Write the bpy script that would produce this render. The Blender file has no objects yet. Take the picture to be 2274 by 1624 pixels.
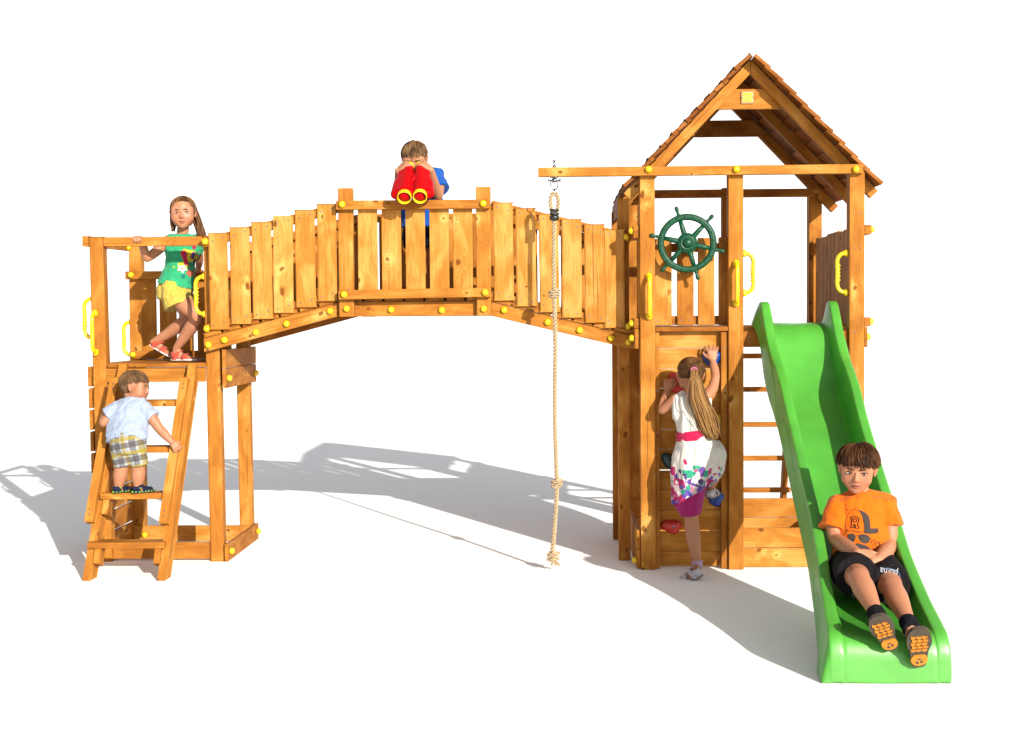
import bpy, bmesh, math, random
from mathutils import Vector, Matrix, Quaternion, noise as mnoise
from mathutils.bvhtree import BVHTree
random.seed(7)
R = math.radians
scene = bpy.context.scene
COL = scene.collection

# ------------------------------------------------------------------ camera
CAM = Vector((0.0, -7.7, 1.5))
YAW, PITCH, ROLL, FPX = R(1.72), R(2.11), 0.0075, 2900.0        # 2274 x 1624 picture units
fwd = Vector((-math.sin(YAW)*math.cos(PITCH), math.cos(YAW)*math.cos(PITCH), -math.sin(PITCH)))
rgt0 = fwd.cross(Vector((0, 0, 1))).normalized()
up0 = rgt0.cross(fwd)
rgt = (rgt0*math.cos(ROLL) - up0*math.sin(ROLL)).normalized()
upv = (up0*math.cos(ROLL) + rgt0*math.sin(ROLL)).normalized()
cd = bpy.data.cameras.new('camera'); cam = bpy.data.objects.new('camera', cd); COL.objects.link(cam)
cam.matrix_world = Matrix(((rgt.x, upv.x, -fwd.x, CAM.x), (rgt.y, upv.y, -fwd.y, CAM.y), (rgt.z, upv.z, -fwd.z, CAM.z), (0, 0, 0, 1)))
cd.sensor_width = 36; cd.lens = 36*FPX/2274; cd.clip_end = 5000; cd.clip_start = 0.05
scene.camera = cam

# ------------------------------------------------------------------ light
SUN_DIR = Vector((-0.58, 1.0, -0.445)).normalized()     # the way the light travels
sel = math.asin(-SUN_DIR.z); saz = math.atan2(-SUN_DIR.x, -SUN_DIR.y)
sd = bpy.data.lights.new('sun', 'SUN'); so = bpy.data.objects.new('sun', sd); COL.objects.link(so)
so.rotation_euler = SUN_DIR.to_track_quat('-Z', 'Y').to_euler()
sd.energy = 5.0; sd.angle = R(0.5); sd.color = (1.0, 0.93, 0.82)
w = bpy.data.worlds.new('World'); scene.world = w; w.use_nodes = True
nt = w.node_tree; nt.nodes.clear()
def wn(t): return nt.nodes.new(t)
out = wn('ShaderNodeOutputWorld'); bg = wn('ShaderNodeBackground'); sky = wn('ShaderNodeTexSky')
sky.sky_type = 'NISHITA'; sky.sun_disc = False; sky.sun_elevation = sel; sky.sun_rotation = saz
hs = wn('ShaderNodeHueSaturation'); hs.inputs['Saturation'].default_value = 0.12; hs.inputs['Value'].default_value = 1.0
nt.links.new(sky.outputs[0], hs.inputs['Color'])
# white glow added low in the sky behind the playground to whiten the background
tc = wn('ShaderNodeTexCoord'); sep = wn('ShaderNodeSeparateXYZ'); nt.links.new(tc.outputs['Generated'], sep.inputs[0])
m1 = wn('ShaderNodeMapRange'); m1.interpolation_type = 'SMOOTHSTEP'
m1.inputs['From Min'].default_value = 0.62; m1.inputs['From Max'].default_value = 0.80
nt.links.new(sep.outputs['Y'], m1.inputs['Value'])
m2 = wn('ShaderNodeMapRange'); m2.interpolation_type = 'SMOOTHSTEP'
m2.inputs['From Min'].default_value = 0.5; m2.inputs['From Max'].default_value = 0.36
nt.links.new(sep.outputs['Z'], m2.inputs['Value'])
mm = wn('ShaderNodeMath'); mm.operation = 'MULTIPLY'
nt.links.new(m1.outputs[0], mm.inputs[0]); nt.links.new(m2.outputs[0], mm.inputs[1])
mx = wn('ShaderNodeMix'); mx.data_type = 'RGBA'
nt.links.new(mm.outputs[0], mx.inputs['Factor']); nt.links.new(hs.outputs[0], mx.inputs['A']); mx.inputs['B'].default_value = (10, 10, 10, 1)
nt.links.new(mx.outputs['Result'], bg.inputs['Color']); bg.inputs['Strength'].default_value = 0.10
nt.links.new(bg.outputs[0], out.inputs[0])
scene.view_settings.view_transform = 'Standard'; scene.view_settings.look = 'None'
scene.view_settings.gamma = 1; scene.view_settings.use_curve_mapping = False
scene.view_settings.exposure = 0.68
scene.render.engine = 'CYCLES'

# ------------------------------------------------------------------ helpers: points
def ray(u, v):
    return fwd + rgt*((u-1137)/FPX) + upv*(-(v-812)/FPX)
def P(u, v, Y):                      # picture point -> world point at a known depth Y
    d = ray(u, v); return CAM + d*((Y-CAM.y)/d.y)
def PX(u, v, Y): return P(u, v, Y).x
def PZ(u, v, Y): return P(u, v, Y).z
def V(*a): return Vector(a)

# ------------------------------------------------------------------ helpers: materials
def mat(name, base, rough=0.5, spec=0.5, **kw):
    m = bpy.data.materials.new(name); m.use_nodes = True
    b = m.node_tree.nodes['Principled BSDF']
    b.inputs['Base Color'].default_value = (*base, 1); b.inputs['Roughness'].default_value = rough
    b.inputs['Specular IOR Level'].default_value = spec
    for k, v in kw.items(): b.inputs[k].default_value = v
    return m
class NT:                            # terse node builder
    def __init__(s, m): s.t = m.node_tree; s.b = s.t.nodes['Principled BSDF']
    def n(s, kind, **props):
        x = s.t.nodes.new('ShaderNode'+kind)
        for k, v in props.items(): setattr(x, k, v)
        return x
    def l(s, a, b): s.t.links.new(a, b)
    def val(s, sock, v):
        if hasattr(v, 'is_output'): s.l(v, sock)
        else: sock.default_value = v
    def math(s, op, a, b=None, c=None):
        x = s.n('Math', operation=op)
        s.val(x.inputs[0], a)
        if b is not None: s.val(x.inputs[1], b)
        if c is not None: s.val(x.inputs[2], c)
        return x.outputs[0]
    def rng(s, v, a, b, c=0.0, d=1.0, smooth=True):
        x = s.n('MapRange'); x.interpolation_type = 'SMOOTHSTEP' if smooth else 'LINEAR'
        s.val(x.inputs['Value'], v)
        for k, q in zip(('From Min', 'From Max', 'To Min', 'To Max'), (a, b, c, d)): x.inputs[k].default_value = q
        return x.outputs[0]
    def mix(s, f, a, b, blend='MIX'):
        x = s.n('Mix', data_type='RGBA', blend_type=blend)
        s.val(x.inputs['Factor'], f)
        for k, q in (('A', a), ('B', b)):
            if isinstance(q, tuple): x.inputs[k].default_value = (*q, 1) if len(q) == 3 else q
            else: s.l(q, x.inputs[k])
        return x.outputs['Result']
    def noise(s, vec, scale, detail=3, rough=0.55, dist=0.0):
        x = s.n('TexNoise'); s.l(vec, x.inputs['Vector'])
        x.inputs['Scale'].default_value = scale; x.inputs['Detail'].default_value = detail
        x.inputs['Roughness'].default_value = rough; x.inputs['Distortion'].default_value = dist
        return x.outputs['Fac']
    def scalev(s, vec, sc, loc=(0, 0, 0)):
        x = s.n('Mapping'); s.l(vec, x.inputs['Vector']); x.inputs['Scale'].default_value = sc; x.inputs['Location'].default_value = loc
        return x.outputs[0]
    def bump(s, h, strength=0.3, dist=0.01):
        x = s.n('Bump'); s.l(h, x.inputs['Height']); x.inputs['Strength'].default_value = strength; x.inputs['Distance'].default_value = dist
        s.l(x.outputs[0], s.b.inputs['Normal'])
    def obj(s): return s.n('TexCoord').outputs['Object']

def wood_material(name, dark, mid, light, knots=1.0, rough=0.6):
    m = mat(name, mid, rough, 0.06); q = NT(m)
    uv = q.n('UVMap', uv_map='UVMap').outputs[0]
    tint = q.n('Attribute', attribute_name='tint').outputs['Fac']
    # knots: sparse cells of a stretched voronoi
    kv = q.scalev(uv, (6.5, 4.6, 1))
    nz = q.n('TexNoise'); q.l(uv, nz.inputs['Vector']); nz.inputs['Scale'].default_value = 9.0; nz.inputs['Detail'].default_value = 2
    add = q.n('VectorMath', operation='MULTIPLY_ADD'); q.l(nz.outputs['Color'], add.inputs[0]); add.inputs[1].default_value = (.35, .35, 0); q.l(kv, add.inputs[2])
    vo = q.n('TexVoronoi'); vo.voronoi_dimensions = '2D'; q.l(add.outputs[0], vo.inputs['Vector']); vo.inputs['Scale'].default_value = 1.0
    cr = q.n('SeparateColor'); q.l(vo.outputs['Color'], cr.inputs[0])
    has = q.rng(cr.outputs[0], 0.54, 0.60)
    size = q.math('MULTIPLY_ADD', cr.outputs[1], 0.085, 0.030)
    rel = q.math('DIVIDE', vo.outputs['Distance'], size)
    kn = q.math('MULTIPLY', q.rng(rel, 1.15, 0.55), has)
    halo = q.math('MULTIPLY', q.rng(rel, 4.5, 1.0), has)
    # grain, bent round the knots
    gv = q.scalev(uv, (1.0, 0.045, 1))
    gn = q.noise(gv, 14.0, 2, 0.5, 0.3)
    bend = q.math('MULTIPLY_ADD', halo, 0.16, gn)
    sepu = q.n('SeparateXYZ'); q.l(uv, sepu.inputs[0])
    ring = q.math('MULTIPLY_ADD', bend, 15.0, q.math('MULTIPLY', sepu.outputs['X'], 35.0))
    rings = q.math('PINGPONG', ring, 0.5)
    ringl = q.rng(rings, 0.10, 0.5)
    fine = q.noise(q.scalev(uv, (1.0, 0.018, 1)), 260.0, 3, 0.6)
    blot = q.noise(q.scalev(uv, (1.0, 0.45, 1)), 9.0, 3, 0.55, 0.6)
    # stain: dark to light by board, blotches and light figure around knots
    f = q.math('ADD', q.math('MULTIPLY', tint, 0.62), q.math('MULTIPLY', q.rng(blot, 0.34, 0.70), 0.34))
    f = q.math('ADD', f, q.math('MULTIPLY', q.math('MULTIPLY', halo, q.rng(blot, 0.45, 0.6)), 0.35))
    f = q.math('ADD', f, q.math('MULTIPLY', q.math('SUBTRACT', fine, 0.5), 0.36))
    f = q.math('SUBTRACT', f, q.math('MULTIPLY', ringl, 0.13))
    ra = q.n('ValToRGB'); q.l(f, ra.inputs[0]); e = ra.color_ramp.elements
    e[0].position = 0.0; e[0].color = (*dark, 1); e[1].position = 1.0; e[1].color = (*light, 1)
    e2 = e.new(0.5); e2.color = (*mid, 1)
    c = q.mix(q.math('MULTIPLY', kn, 0.85*knots), ra.outputs[0], tuple(x*0.6 for x in dark))
    crack = q.rng(q.noise(q.scalev(uv, (1.0, 0.012, 1), (3.3, 1.7, 0)), 70.0, 1, 0.4), 0.735, 0.765)
    c = q.mix(q.math('MULTIPLY', crack, 0.55), c, tuple(x*0.35 for x in dark))
    q.l(c, q.b.inputs['Base Color'])
    q.l(q.rng(fine, 0.2, 0.8, rough-0.12, rough+0.14, False), q.b.inputs['Roughness'])
    h = q.math('ADD', q.math('MULTIPLY', fine, 0.6), q.math('MULTIPLY', ringl, -0.25))
    h = q.math('SUBTRACT', h, q.math('MULTIPLY', q.math('ADD', kn, crack), 0.4))
    q.bump(h, 0.35, 0.0018)
    return m
WOOD = wood_material('honey_stained_spruce', (.175, .053, .008), (.350, .139, .022), (.53, .280, .076))
SHING = wood_material('brown_stained_shingle', (.11, .034, .007), (.225, .078, .016), (.36, .155, .045), 0.6, 0.6)

def plastic(name, base, rough=0.32, sc=18.0, var=0.12):
    m = mat(name, base, rough, 0.5); q = NT(m); o = q.obj()
    n1 = q.noise(o, sc, 3); c = q.mix(q.rng(n1, .3, .7), tuple(x*(1-var) for x in base), tuple(min(1, x*(1+var)) for x in base))
    q.l(c, q.b.inputs['Base Color'])
    n2 = q.noise(o, sc*9, 3); q.l(q.rng(n2, .25, .75, rough-.07, rough+.12, False), q.b.inputs['Roughness'])
    q.bump(n2, 0.12, 0.002)
    return m
YELLOW = plastic('yellow_plastic', (.66, .44, .004), 0.33)
GREENP = plastic('green_slide_plastic', (.060, .275, .030), 0.36, 5.0, 0.10)
DGREEN = plastic('dark_green_plastic', (.002, .047, .020), 0.36); DGREEN.node_tree.nodes['Principled BSDF'].inputs['Specular IOR Level'].default_value = .25
REDP = plastic('red_plastic', (.36, .0, .002), 0.4, var=.03); REDP.node_tree.nodes['Principled BSDF'].inputs['Specular IOR Level'].default_value = .10
REDH = plastic('red_hold_resin', (.42, .02, .015), 0.5)
BLUEH = plastic('blue_hold_resin', (.005, .04, .22), 0.4)
BLACKH = plastic('dark_hold_resin', (.012, .03, .03), 0.45)
BLACKP = plastic('black_plastic', (.012, .012, .013), 0.4)
STEEL = mat('zinc_steel', (.16, .18, .21), 0.28, 0.5, Metallic=1.0)
DRED = mat('dark_red_lens', (.10, .008, .005), 0.3, 0.2)

# ------------------------------------------------------------------ helpers: meshes
class MB:
    def __init__(s):
        s.bm = bmesh.new(); s.uv = s.bm.loops.layers.uv.new('UVMap'); s.tint = s.bm.faces.layers.float.new('tint')
    def _uvs(s, faces, L, W, T, tint, mi=0):
        ou, ov = random.uniform(0, 60), random.uniform(0, 60)
        for f in faces:
            f[s.tint] = tint; f.material_index = mi
            n = f.normal
            a, b, c = abs(n.dot(L)), abs(n.dot(W)), abs(n.dot(T))
            for lp in f.loops:
                p = lp.vert.co
                if a > b and a > c: q = (p.dot(W)+ou+9, p.dot(T)*1.0+ov)
                elif b > c: q = (p.dot(T)+ou+3.1, p.dot(L)+ov)
                else: q = (p.dot(W)+ou, p.dot(L)+ov)
                lp[s.uv].uv = q
    def _add(s, tmp, L, W, T, tint, mi=0):
        bmesh.ops.recalc_face_normals(tmp, faces=tmp.faces)
        vm = {v: s.bm.verts.new(v.co) for v in tmp.verts}
        fs = []
        for f in tmp.faces:
            try: fs.append(s.bm.faces.new([vm[v] for v in f.verts]))
            except ValueError: pass
        for f in fs: f.normal_update()
        s._uvs(fs, L, W, T, tint, mi); tmp.free()
    def beam(s, p0, p1, w, t, wdir=(0, 0, 1), bev=0.004, tint=None, mi=0):
        p0, p1 = Vector(p0), Vector(p1); L = (p1-p0); ln = L.length; L = L/ln
        W = Vector(wdir); W = (W-L*W.dot(L)).normalized(); T = L.cross(W)
        tmp = bmesh.new(); bmesh.ops.create_cube(tmp, size=1.0)
        for v in tmp.verts:
            v.co = (p0+p1)/2 + L*(v.co.x*ln) + W*(v.co.y*w) + T*(v.co.z*t)
        if bev: bmesh.ops.bevel(tmp, geom=list(tmp.edges), offset=min(bev, t*.3, w*.3), segments=2, profile=0.6, affect='EDGES')
        s._add(tmp, L, W, T, random.random() if tint is None else tint, mi); return s
    def box(s, x0, x1, y0, y1, z0, z1, bev=0.004, tint=None, axis=None):
        d = [x1-x0, y1-y0, z1-z0]; a = axis if axis is not None else d.index(max(d))
        c = [(x0+x1)/2, (y0+y1)/2, (z0+z1)/2]
        p0, p1 = c[:], c[:]; p0[a] -= d[a]/2; p1[a] += d[a]/2
        if a == 2: return s.beam(p0, p1, d[0], d[1], (1, 0, 0), bev, tint)
        if a == 0: return s.beam(p0, p1, d[2], d[1], (0, 0, 1), bev, tint)
        return s.beam(p0, p1, d[2], d[0], (0, 0, 1), bev, tint)
    def prism(s, pts, off, L, bev=0.004, tint=None):           # closed outline swept along the vector off; L = grain direction
        tmp = bmesh.new(); off = Vector(off); L = Vector(L).normalized(); T = off.normalized(); W = T.cross(L)
        a = [tmp.verts.new(Vector(p)) for p in pts]; b = [tmp.verts.new(Vector(p)+off) for p in pts]; n = len(pts)
        tmp.faces.new(a); tmp.faces.new(b[::-1])
        for i in range(n): tmp.faces.new((a[i], b[i], b[(i+1) % n], a[(i+1) % n]))
        bmesh.ops.recalc_face_normals(tmp, faces=tmp.faces)
        if bev: bmesh.ops.bevel(tmp, geom=list(tmp.edges), offset=bev, segments=2, profile=0.6, affect='EDGES')
        s._add(tmp, L, W, T, random.random() if tint is None else tint); return s
    def tube(s, pts, r, n=10, mi=0, cap=True, tint=0.5):
        pts = [Vector(p) for p in pts]; rs = r if isinstance(r, (list, tuple)) else [r]*len(pts)
        N = None; rings = []; vl = 0
        for i, p in enumerate(pts):
            t = (pts[min(i+1, len(pts)-1)]-pts[max(i-1, 0)]).normalized()
            if N is None:
                N = t.orthogonal().normalized()
            else: N = (N-t*N.dot(t)).normalized()
            B = t.cross(N)
            rings.append([s.bm.verts.new(p+(N*math.cos(2*math.pi*k/n)+B*math.sin(2*math.pi*k/n))*rs[i]) for k in range(n)])
        fs = []
        for i in range(len(rings)-1):
            for k in range(n): fs.append(s.bm.faces.new((rings[i][k], rings[i][(k+1) % n], rings[i+1][(k+1) % n], rings[i+1][k])))
        if cap: fs.append(s.bm.faces.new(rings[0][::-1])); fs.append(s.bm.faces.new(rings[-1]))
        for f in fs: f.material_index = mi; f.smooth = True; f[s.tint] = tint
        return s
    def ball(s, c, r, mi=0, seg=14, scale=(1, 1, 1), rot=None):
        M = Matrix.Translation(Vector(c)) @ (rot.to_4x4() if rot is not None else Matrix.Identity(4)) @ Matrix.Diagonal((*[r*k for k in scale], 1))
        res = bmesh.ops.create_uvsphere(s.bm, u_segments=seg, v_segments=max(6, seg//2+1), radius=1, matrix=M)
        for f in {f for v in res['verts'] for f in v.link_faces}: f.material_index = mi; f.smooth = True
        return s
    def lathe(s, c, axis, prof, n=16, mi=0):                    # prof: list of (radius, distance along axis)
        c = Vector(c); ax = Vector(axis).normalized(); N = ax.orthogonal().normalized(); B = ax.cross(N); rings = []
        for r_, h in prof:
            rings.append([s.bm.verts.new(c+ax*h+(N*math.cos(2*math.pi*k/n)+B*math.sin(2*math.pi*k/n))*max(r_, 1e-4)) for k in range(n)])
        fs = []
        for i in range(len(rings)-1):
            for k in range(n): fs.append(s.bm.faces.new((rings[i][k], rings[i][(k+1) % n], rings[i+1][(k+1) % n], rings[i+1][k])))
        fs.append(s.bm.faces.new(rings[0][::-1])); fs.append(s.bm.faces.new(rings[-1]))
        for f in fs: f.material_index = mi; f.smooth = True
        return s
    def screw(s, p, n, r=0.0042): return s.lathe(p, n, [(r, -.001), (r, .0008), (r*.7, .0016), (r*.3, .0008)], 8, 1)

def base_of(o):
    while o.parent: o = o.parent
    return o.location
def link(name, me, parent=None):
    o = bpy.data.objects.new(name, me); COL.objects.link(o)
    if parent: o.parent = parent
    return o
def obj(name, mb, mats, parent=None, smooth=False, origin=None):
    bm = mb.bm if isinstance(mb, MB) else mb
    off = Vector(base_of(parent)) if parent else (Vector(origin) if origin is not None else Vector((0, 0, 0)))
    bmesh.ops.recalc_face_normals(bm, faces=bm.faces)
    for v in bm.verts: v.co -= off
    me = bpy.data.meshes.new(name); bm.to_mesh(me); bm.free()
    for m in (mats if isinstance(mats, (list, tuple)) else [mats]): me.materials.append(m)
    if smooth:
        for p in me.polygons: p.use_smooth = True
    o = link(name, me, parent)
    if not parent: o.location = off
    return o
def tag(o, label=None, cat=None, group=None, kind=None):
    for k, v in (('label', label), ('category', cat), ('group', group), ('kind', kind)):
        if v: o[k] = v
    return o
def thing(name, loc, label, cat, group=None):
    o = bpy.data.objects.new(name, None); o.empty_display_size = 0.2; COL.objects.link(o); o.location = loc
    return tag(o, label, cat, group)
def catmull(ctrl, n):
    ctrl = [Vector(c) for c in ctrl]; outp = []
    for i in range(len(ctrl)-1):
        p0, p1, p2, p3 = ctrl[max(i-1, 0)], ctrl[i], ctrl[i+1], ctrl[min(i+2, len(ctrl)-1)]
        for k in range(n):
            t = k/n
            outp.append(0.5*((2*p1)+(p2-p0)*t+(2*p0-5*p1+4*p2-p3)*t*t+(3*p1-p0-3*p2+p3)*t**3))
    outp.append(ctrl[-1]); return outp

# yellow bolt cap: one mesh, many copies
_cap = MB().lathe((0, 0, 0), (0, 0, 1), [(.016, -.001), (.019, .001), (.0205, .006), (.0195, .014), (.0155, .021), (.0095, .0255), (.003, .0272)], 16)
cap_me = bpy.data.meshes.new('bolt_cap'); bmesh.ops.recalc_face_normals(_cap.bm, faces=_cap.bm.faces); _cap.bm.to_mesh(cap_me); _cap.bm.free(); cap_me.materials.append(YELLOW)
def cap(parent, p, n=(0, -1, 0)):
    o = link('bolt_cap', cap_me, parent); o.location = Vector(p)-Vector(base_of(parent))
    o.rotation_euler = Vector(n).to_track_quat('Z', 'Y').to_euler(); return o
def handle(parent, p, n, length=0.225, stand=0.062):           # D-shaped grab handle standing off along n, its bar upright
    n = Vector(n); z = Vector((0, 0, 1)); p = Vector(p); mb = MB(); h = length/2
    for sg in (1, -1):
        mb.ball(p+z*sg*(h+.004)+n*.010, .019, scale=(1, 1, 1.15)); mb.lathe(p+z*sg*h, n, [(.019, 0), (.019, .012), (.013, .02)], 12)
    ctrl = [p+z*h, p+z*(h-.002)+n*stand*.6, p+z*(h-.035)+n*stand, p+n*stand, p-z*(h-.035)+n*stand, p-z*(h-.002)+n*stand*.6, p-z*h]
    mb.tube(catmull(ctrl, 7), .0125, 12)
    for k in range(5): mb.ball(p+z*(k-2)*.021+n*(stand-.009), .009, seg=10, scale=(1, 1, .8))
    return obj('grab_handle', mb, YELLOW, parent)

# ------------------------------------------------------------------ the ground
gm = mat('white_ground', (.93, .93, .93), 0.9, 0.0)
g = MB(); s_ = 1800
g.bm.faces.new([g.bm.verts.new(p) for p in ((-s_, -60, 0), (s_, -60, 0), (s_, 2*s_, 0), (-s_, 2*s_, 0))])
tag(obj('ground', g, gm), kind='structure')

# ================================================================== roofed tower
T = thing('roofed_play_tower', (1.17, .62, 0), 'tall honey-coloured wooden play tower with a shingled gable roof and climbing wall', 'play tower')
LX, MX, RX = PX(1437.5, 760, .04), PX(1632.5, 760, .04), PX(1899.5, 760, .04)
PW = .088; hw = PW/2; YR = 1.20
def part(name, parent, mb, mats=None, **k): return obj(name, mb, [WOOD, STEEL] if mats is None else mats, parent, **k)
def post(parent, x, y, z0, z1, tint=.45, w=PW, d=PW, lean=0.0):
    return part('post', parent, MB().beam((x, y+d/2, z0), (x+lean, y+d/2, z1), w, d, (1, 0, 0), .006, tint))
zb0, zb1 = PZ(1640, 389, -.02), PZ(1640, 368.5, -.02)
ztop = zb1-.008
post(T, LX, 0, 0, ztop, .52); post(T, MX, 0, 0, ztop, .50); post(T, RX, 0, 0, ztop, .48)
RMX = PX(1604, 560, YR)+hw
post(T, LX, YR, 0, ztop, .35); post(T, RMX, YR, 0, ztop, .3); post(T, RX, YR, 0, ztop, .42)
# long beam across the front, sticking out for the rope
bx0, bx1 = PX(1195, 378, -.045), PX(1917.5, 378, -.045)
part('rope_beam', T, MB().box(bx0, bx1, -.045, -.001, zb0, zb1, .005, .60))
part('rear_beam', T, MB().box(LX-hw+.02, RX+hw-.02, YR-.045, YR-.002, PZ(1700, 439, YR), PZ(1700, 421, YR), .004, .25))
for u in (1440, 1635, 1900): cap(T, P(u, 376.5, -.045))

# roof
AX = PX(1666, 300, .1); ZI, ZO, KR = 2.925, 3.010, 1.045
s2 = math.sqrt(.5)
def rafter(y, t, tint, lap):
    for sg in (-1, 1):
        e = .705
        a = [(0, ZI), (e, ZI-e*KR), (e+.043, ZI-e*KR+.042), (0 if sg > 0 else 0, ZO)]
        if sg < 0: a = a
        if sg > 0 and lap: a = [(.036, ZI-.036*KR), (e, ZI-e*KR), (e+.043, ZI-e*KR+.042), (-.0, ZO-.001), (.0, ZI+.001)]
        if sg < 0 and lap: a = [(0, ZI), (e, ZI-e*KR), (e+.043, ZI-e*KR+.042), (.0, ZO)]
        pts = [(AX+sg*px, y, pz) for px, pz in a]
        if sg > 0: pts = [(max(p[0], AX+.0015), p[1], p[2]) for p in pts]
        part('rafter', T, MB().prism(pts, (0, t, 0), (sg*s2, 0, -s2), .004, tint))
rafter(.090, .045, .62, True); rafter(.62, .045, .3, False); rafter(1.15, .045, .28, False)
z0, z1 = PZ(1660, 242.7, .14), PZ(1660, 198, .14)
part('gable_board', T, MB().prism([(AX-(ZI-z0)-.03, .137, z0), (AX+(ZI-z0)+.03, .137, z0), (AX+(ZI-z1)+.03, .137, z1), (AX-(ZI-z1)-.03, .137, z1)], (0, .025, 0), (1, 0, 0), .003, .62))
z0, z1 = PZ(1620, 304, 1.12), PZ(1620, 267, 1.12)
part('gable_board', T, MB().prism([(AX-(ZI-z0)-.055, 1.122, z0), (AX+(ZI-z0)+.055, 1.122, z0), (AX+(ZI-z1)+.055, 1.122, z1), (AX-(ZI-z1)-.055, 1.122, z1)], (0, .025, 0), (1, 0, 0), .003, .2))
for sg in (-1, 1):
    mb = MB(); dn = V(sg, 0, -KR).normalized(); nn = V(sg*KR, 0, 1).normalized(); top = V(AX, 0, ZO)
    for k in range(10):
        y = -.015 + random.uniform(0, .012)
        n_in_row = 0
        while y < 1.245:
            wd = random.uniform(.092, .125); ye = min(y+wd, 1.262+random.uniform(-.008, .008))
            if ye-y < .03: break
            a = top+dn*(k*.1035-.012+(0 if k else .016))+nn*.012; b = top+dn*(k*.1035+.126+random.uniform(-.004, .004))+nn*(.024+random.uniform(-.002, .003))
            mb.beam(a+V(0, (y+ye)/2, 0), b+V(0, (y+ye)/2, 0), ye-y-.003, .022, (0, 1, 0), .005, random.uniform(.1, .95))
            y = ye
    part('roof_slope', T, mb, [SHING])
# lath strip under the front edge of the roof
# eave boards low on the left
p = P(1378, 462, .55); q2 = P(1363.5, 476, 1.25)
part('eave_board', T, MB().box(p.x-.02, p.x, .42, 1.24, PZ(1378, 483, .62), PZ(1378, 441, .62), .004, .12))
# plaque on the gable
pc = P(1659.5, 217, .135)
pl = part('sign_plate', T, MB().box(pc.x-.037, pc.x+.037, .1285, .1355, pc.z-.037, pc.z+.037, .003, .1), [mat('plaque_frame', (.30, .16, .07), .4)])
def text_mesh(s, size, extrude=.0006):
    c = bpy.data.curves.new('t', 'FONT'); c.body = s; c.size = size; c.align_x = 'CENTER'; c.align_y = 'CENTER'; c.extrude = extrude
    o = bpy.data.objects.new('t', c); COL.objects.link(o)
    dg = bpy.context.evaluated_depsgraph_get(); me = bpy.data.meshes.new_from_object(o.evaluated_get(dg)); bm = bmesh.new(); bm.from_mesh(me)
    bpy.data.objects.remove(o); bpy.data.meshes.remove(me); return bm
def text_on(name, s, size, c, right, up, m, parent, extrude=.0006, sx=1.0):
    bm = text_mesh(s, size, extrude); right, up = Vector(right).normalized(), Vector(up).normalized(); n = right.cross(up)
    for v in bm.verts: v.co = Vector(c)+right*v.co.x*sx+up*v.co.y+n*v.co.z
    return obj(name, bm, m, parent)
INK = mat('black_ink', (.03, .025, .01), .6); OCHRE_INK = mat('ochre_ink', (.25, .16, .01), .6)
part('yellow_panel', pl, MB().box(pc.x-.029, pc.x+.029, .1262, .1287, pc.z-.027, pc.z+.029, .001, .5), [plastic('plaque_yellow', (.55, .40, .01), .4)])
f0 = V(pc.x, .1258, pc.z)
text_on('lettering', 'FUN', .026, f0+V(0, 0, .015), (1, 0, 0), (0, 0, 1), OCHRE_INK, pl)
text_on('lettering', 'goo', .017, f0+V(0, 0, -.003), (1, 0, 0), (0, 0, 1), OCHRE_INK, pl)
text_on('lettering', 'fungoo.eu', .0118, f0+V(0, 0, -.019), (1, 0, 0), (0, 0, 1), INK, pl)
for sx in (-.033, .033):
    mbs = MB().lathe((pc.x+sx, .128, pc.z), (0, -1, 0), [(.005, 0), (.005, .001), (.002, .002)], 8); part('screw', pl, mbs, [STEEL])

# deck and front fascia
zd = PZ(1640, 725.5, 0.0)
mb = MB(); y = .004
while y < 1.27:
    x0_, x1_ = (LX+hw+.002, MX-hw-.002) if y < .09 else (LX-hw, RX+hw)
    mb.box(x0_, x1_, y, y+.084 if y < .05 else y+.113, zd-.026, zd, .003)
    y += .0885 if y < .05 else .118
part('deck', T, mb)
part('deck_fascia', T, MB().box(MX+hw+.001, RX-hw-.001, .03, .055, PZ(1680, 771, .03), zd-.028, .004, .2).screw((MX+hw+.04, .03, zd-.06), (0, -1, 0)).screw((MX+hw+.04, .03, zd-.09), (0, -1, 0)))
part('deck_joist', T, MB().box(LX-hw, RX+hw, YR-.045, YR-.002, zd-.12, zd-.027, .004, .2))

# picket panel between the left and middle posts
zp0, zp1 = PZ(1500, 723, .1), PZ(1500, 530.5, .1)
for (ua, ub, dz) in ((1449, 1492, .0), (1503.5, 1540.8, -.012), (1550, 1587, .004), (1596, 1633, .006)):
    xa, xb = PX(ua, 640, .09), PX(ub, 640, .09)
    mb = MB().box(xa, xb, .092, .114, zp0, zp1+dz, .006, random.uniform(.35, .7))
    for zz in (zp0+.03, zp1-.03): 
        for xx in (xa+.025, xb-.025): mb.screw((xx, .092, zz), (0, -1, 0))
    part('picket', T, mb)
for v0, v1 in ((541, 560), (702, 722)):
    part('panel_rail', T, MB().box(LX-hw+.01, MX+hw-.01, .115, .155, PZ(1500, v1, .115), PZ(1500, v0, .115), .004, .25))

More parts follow.
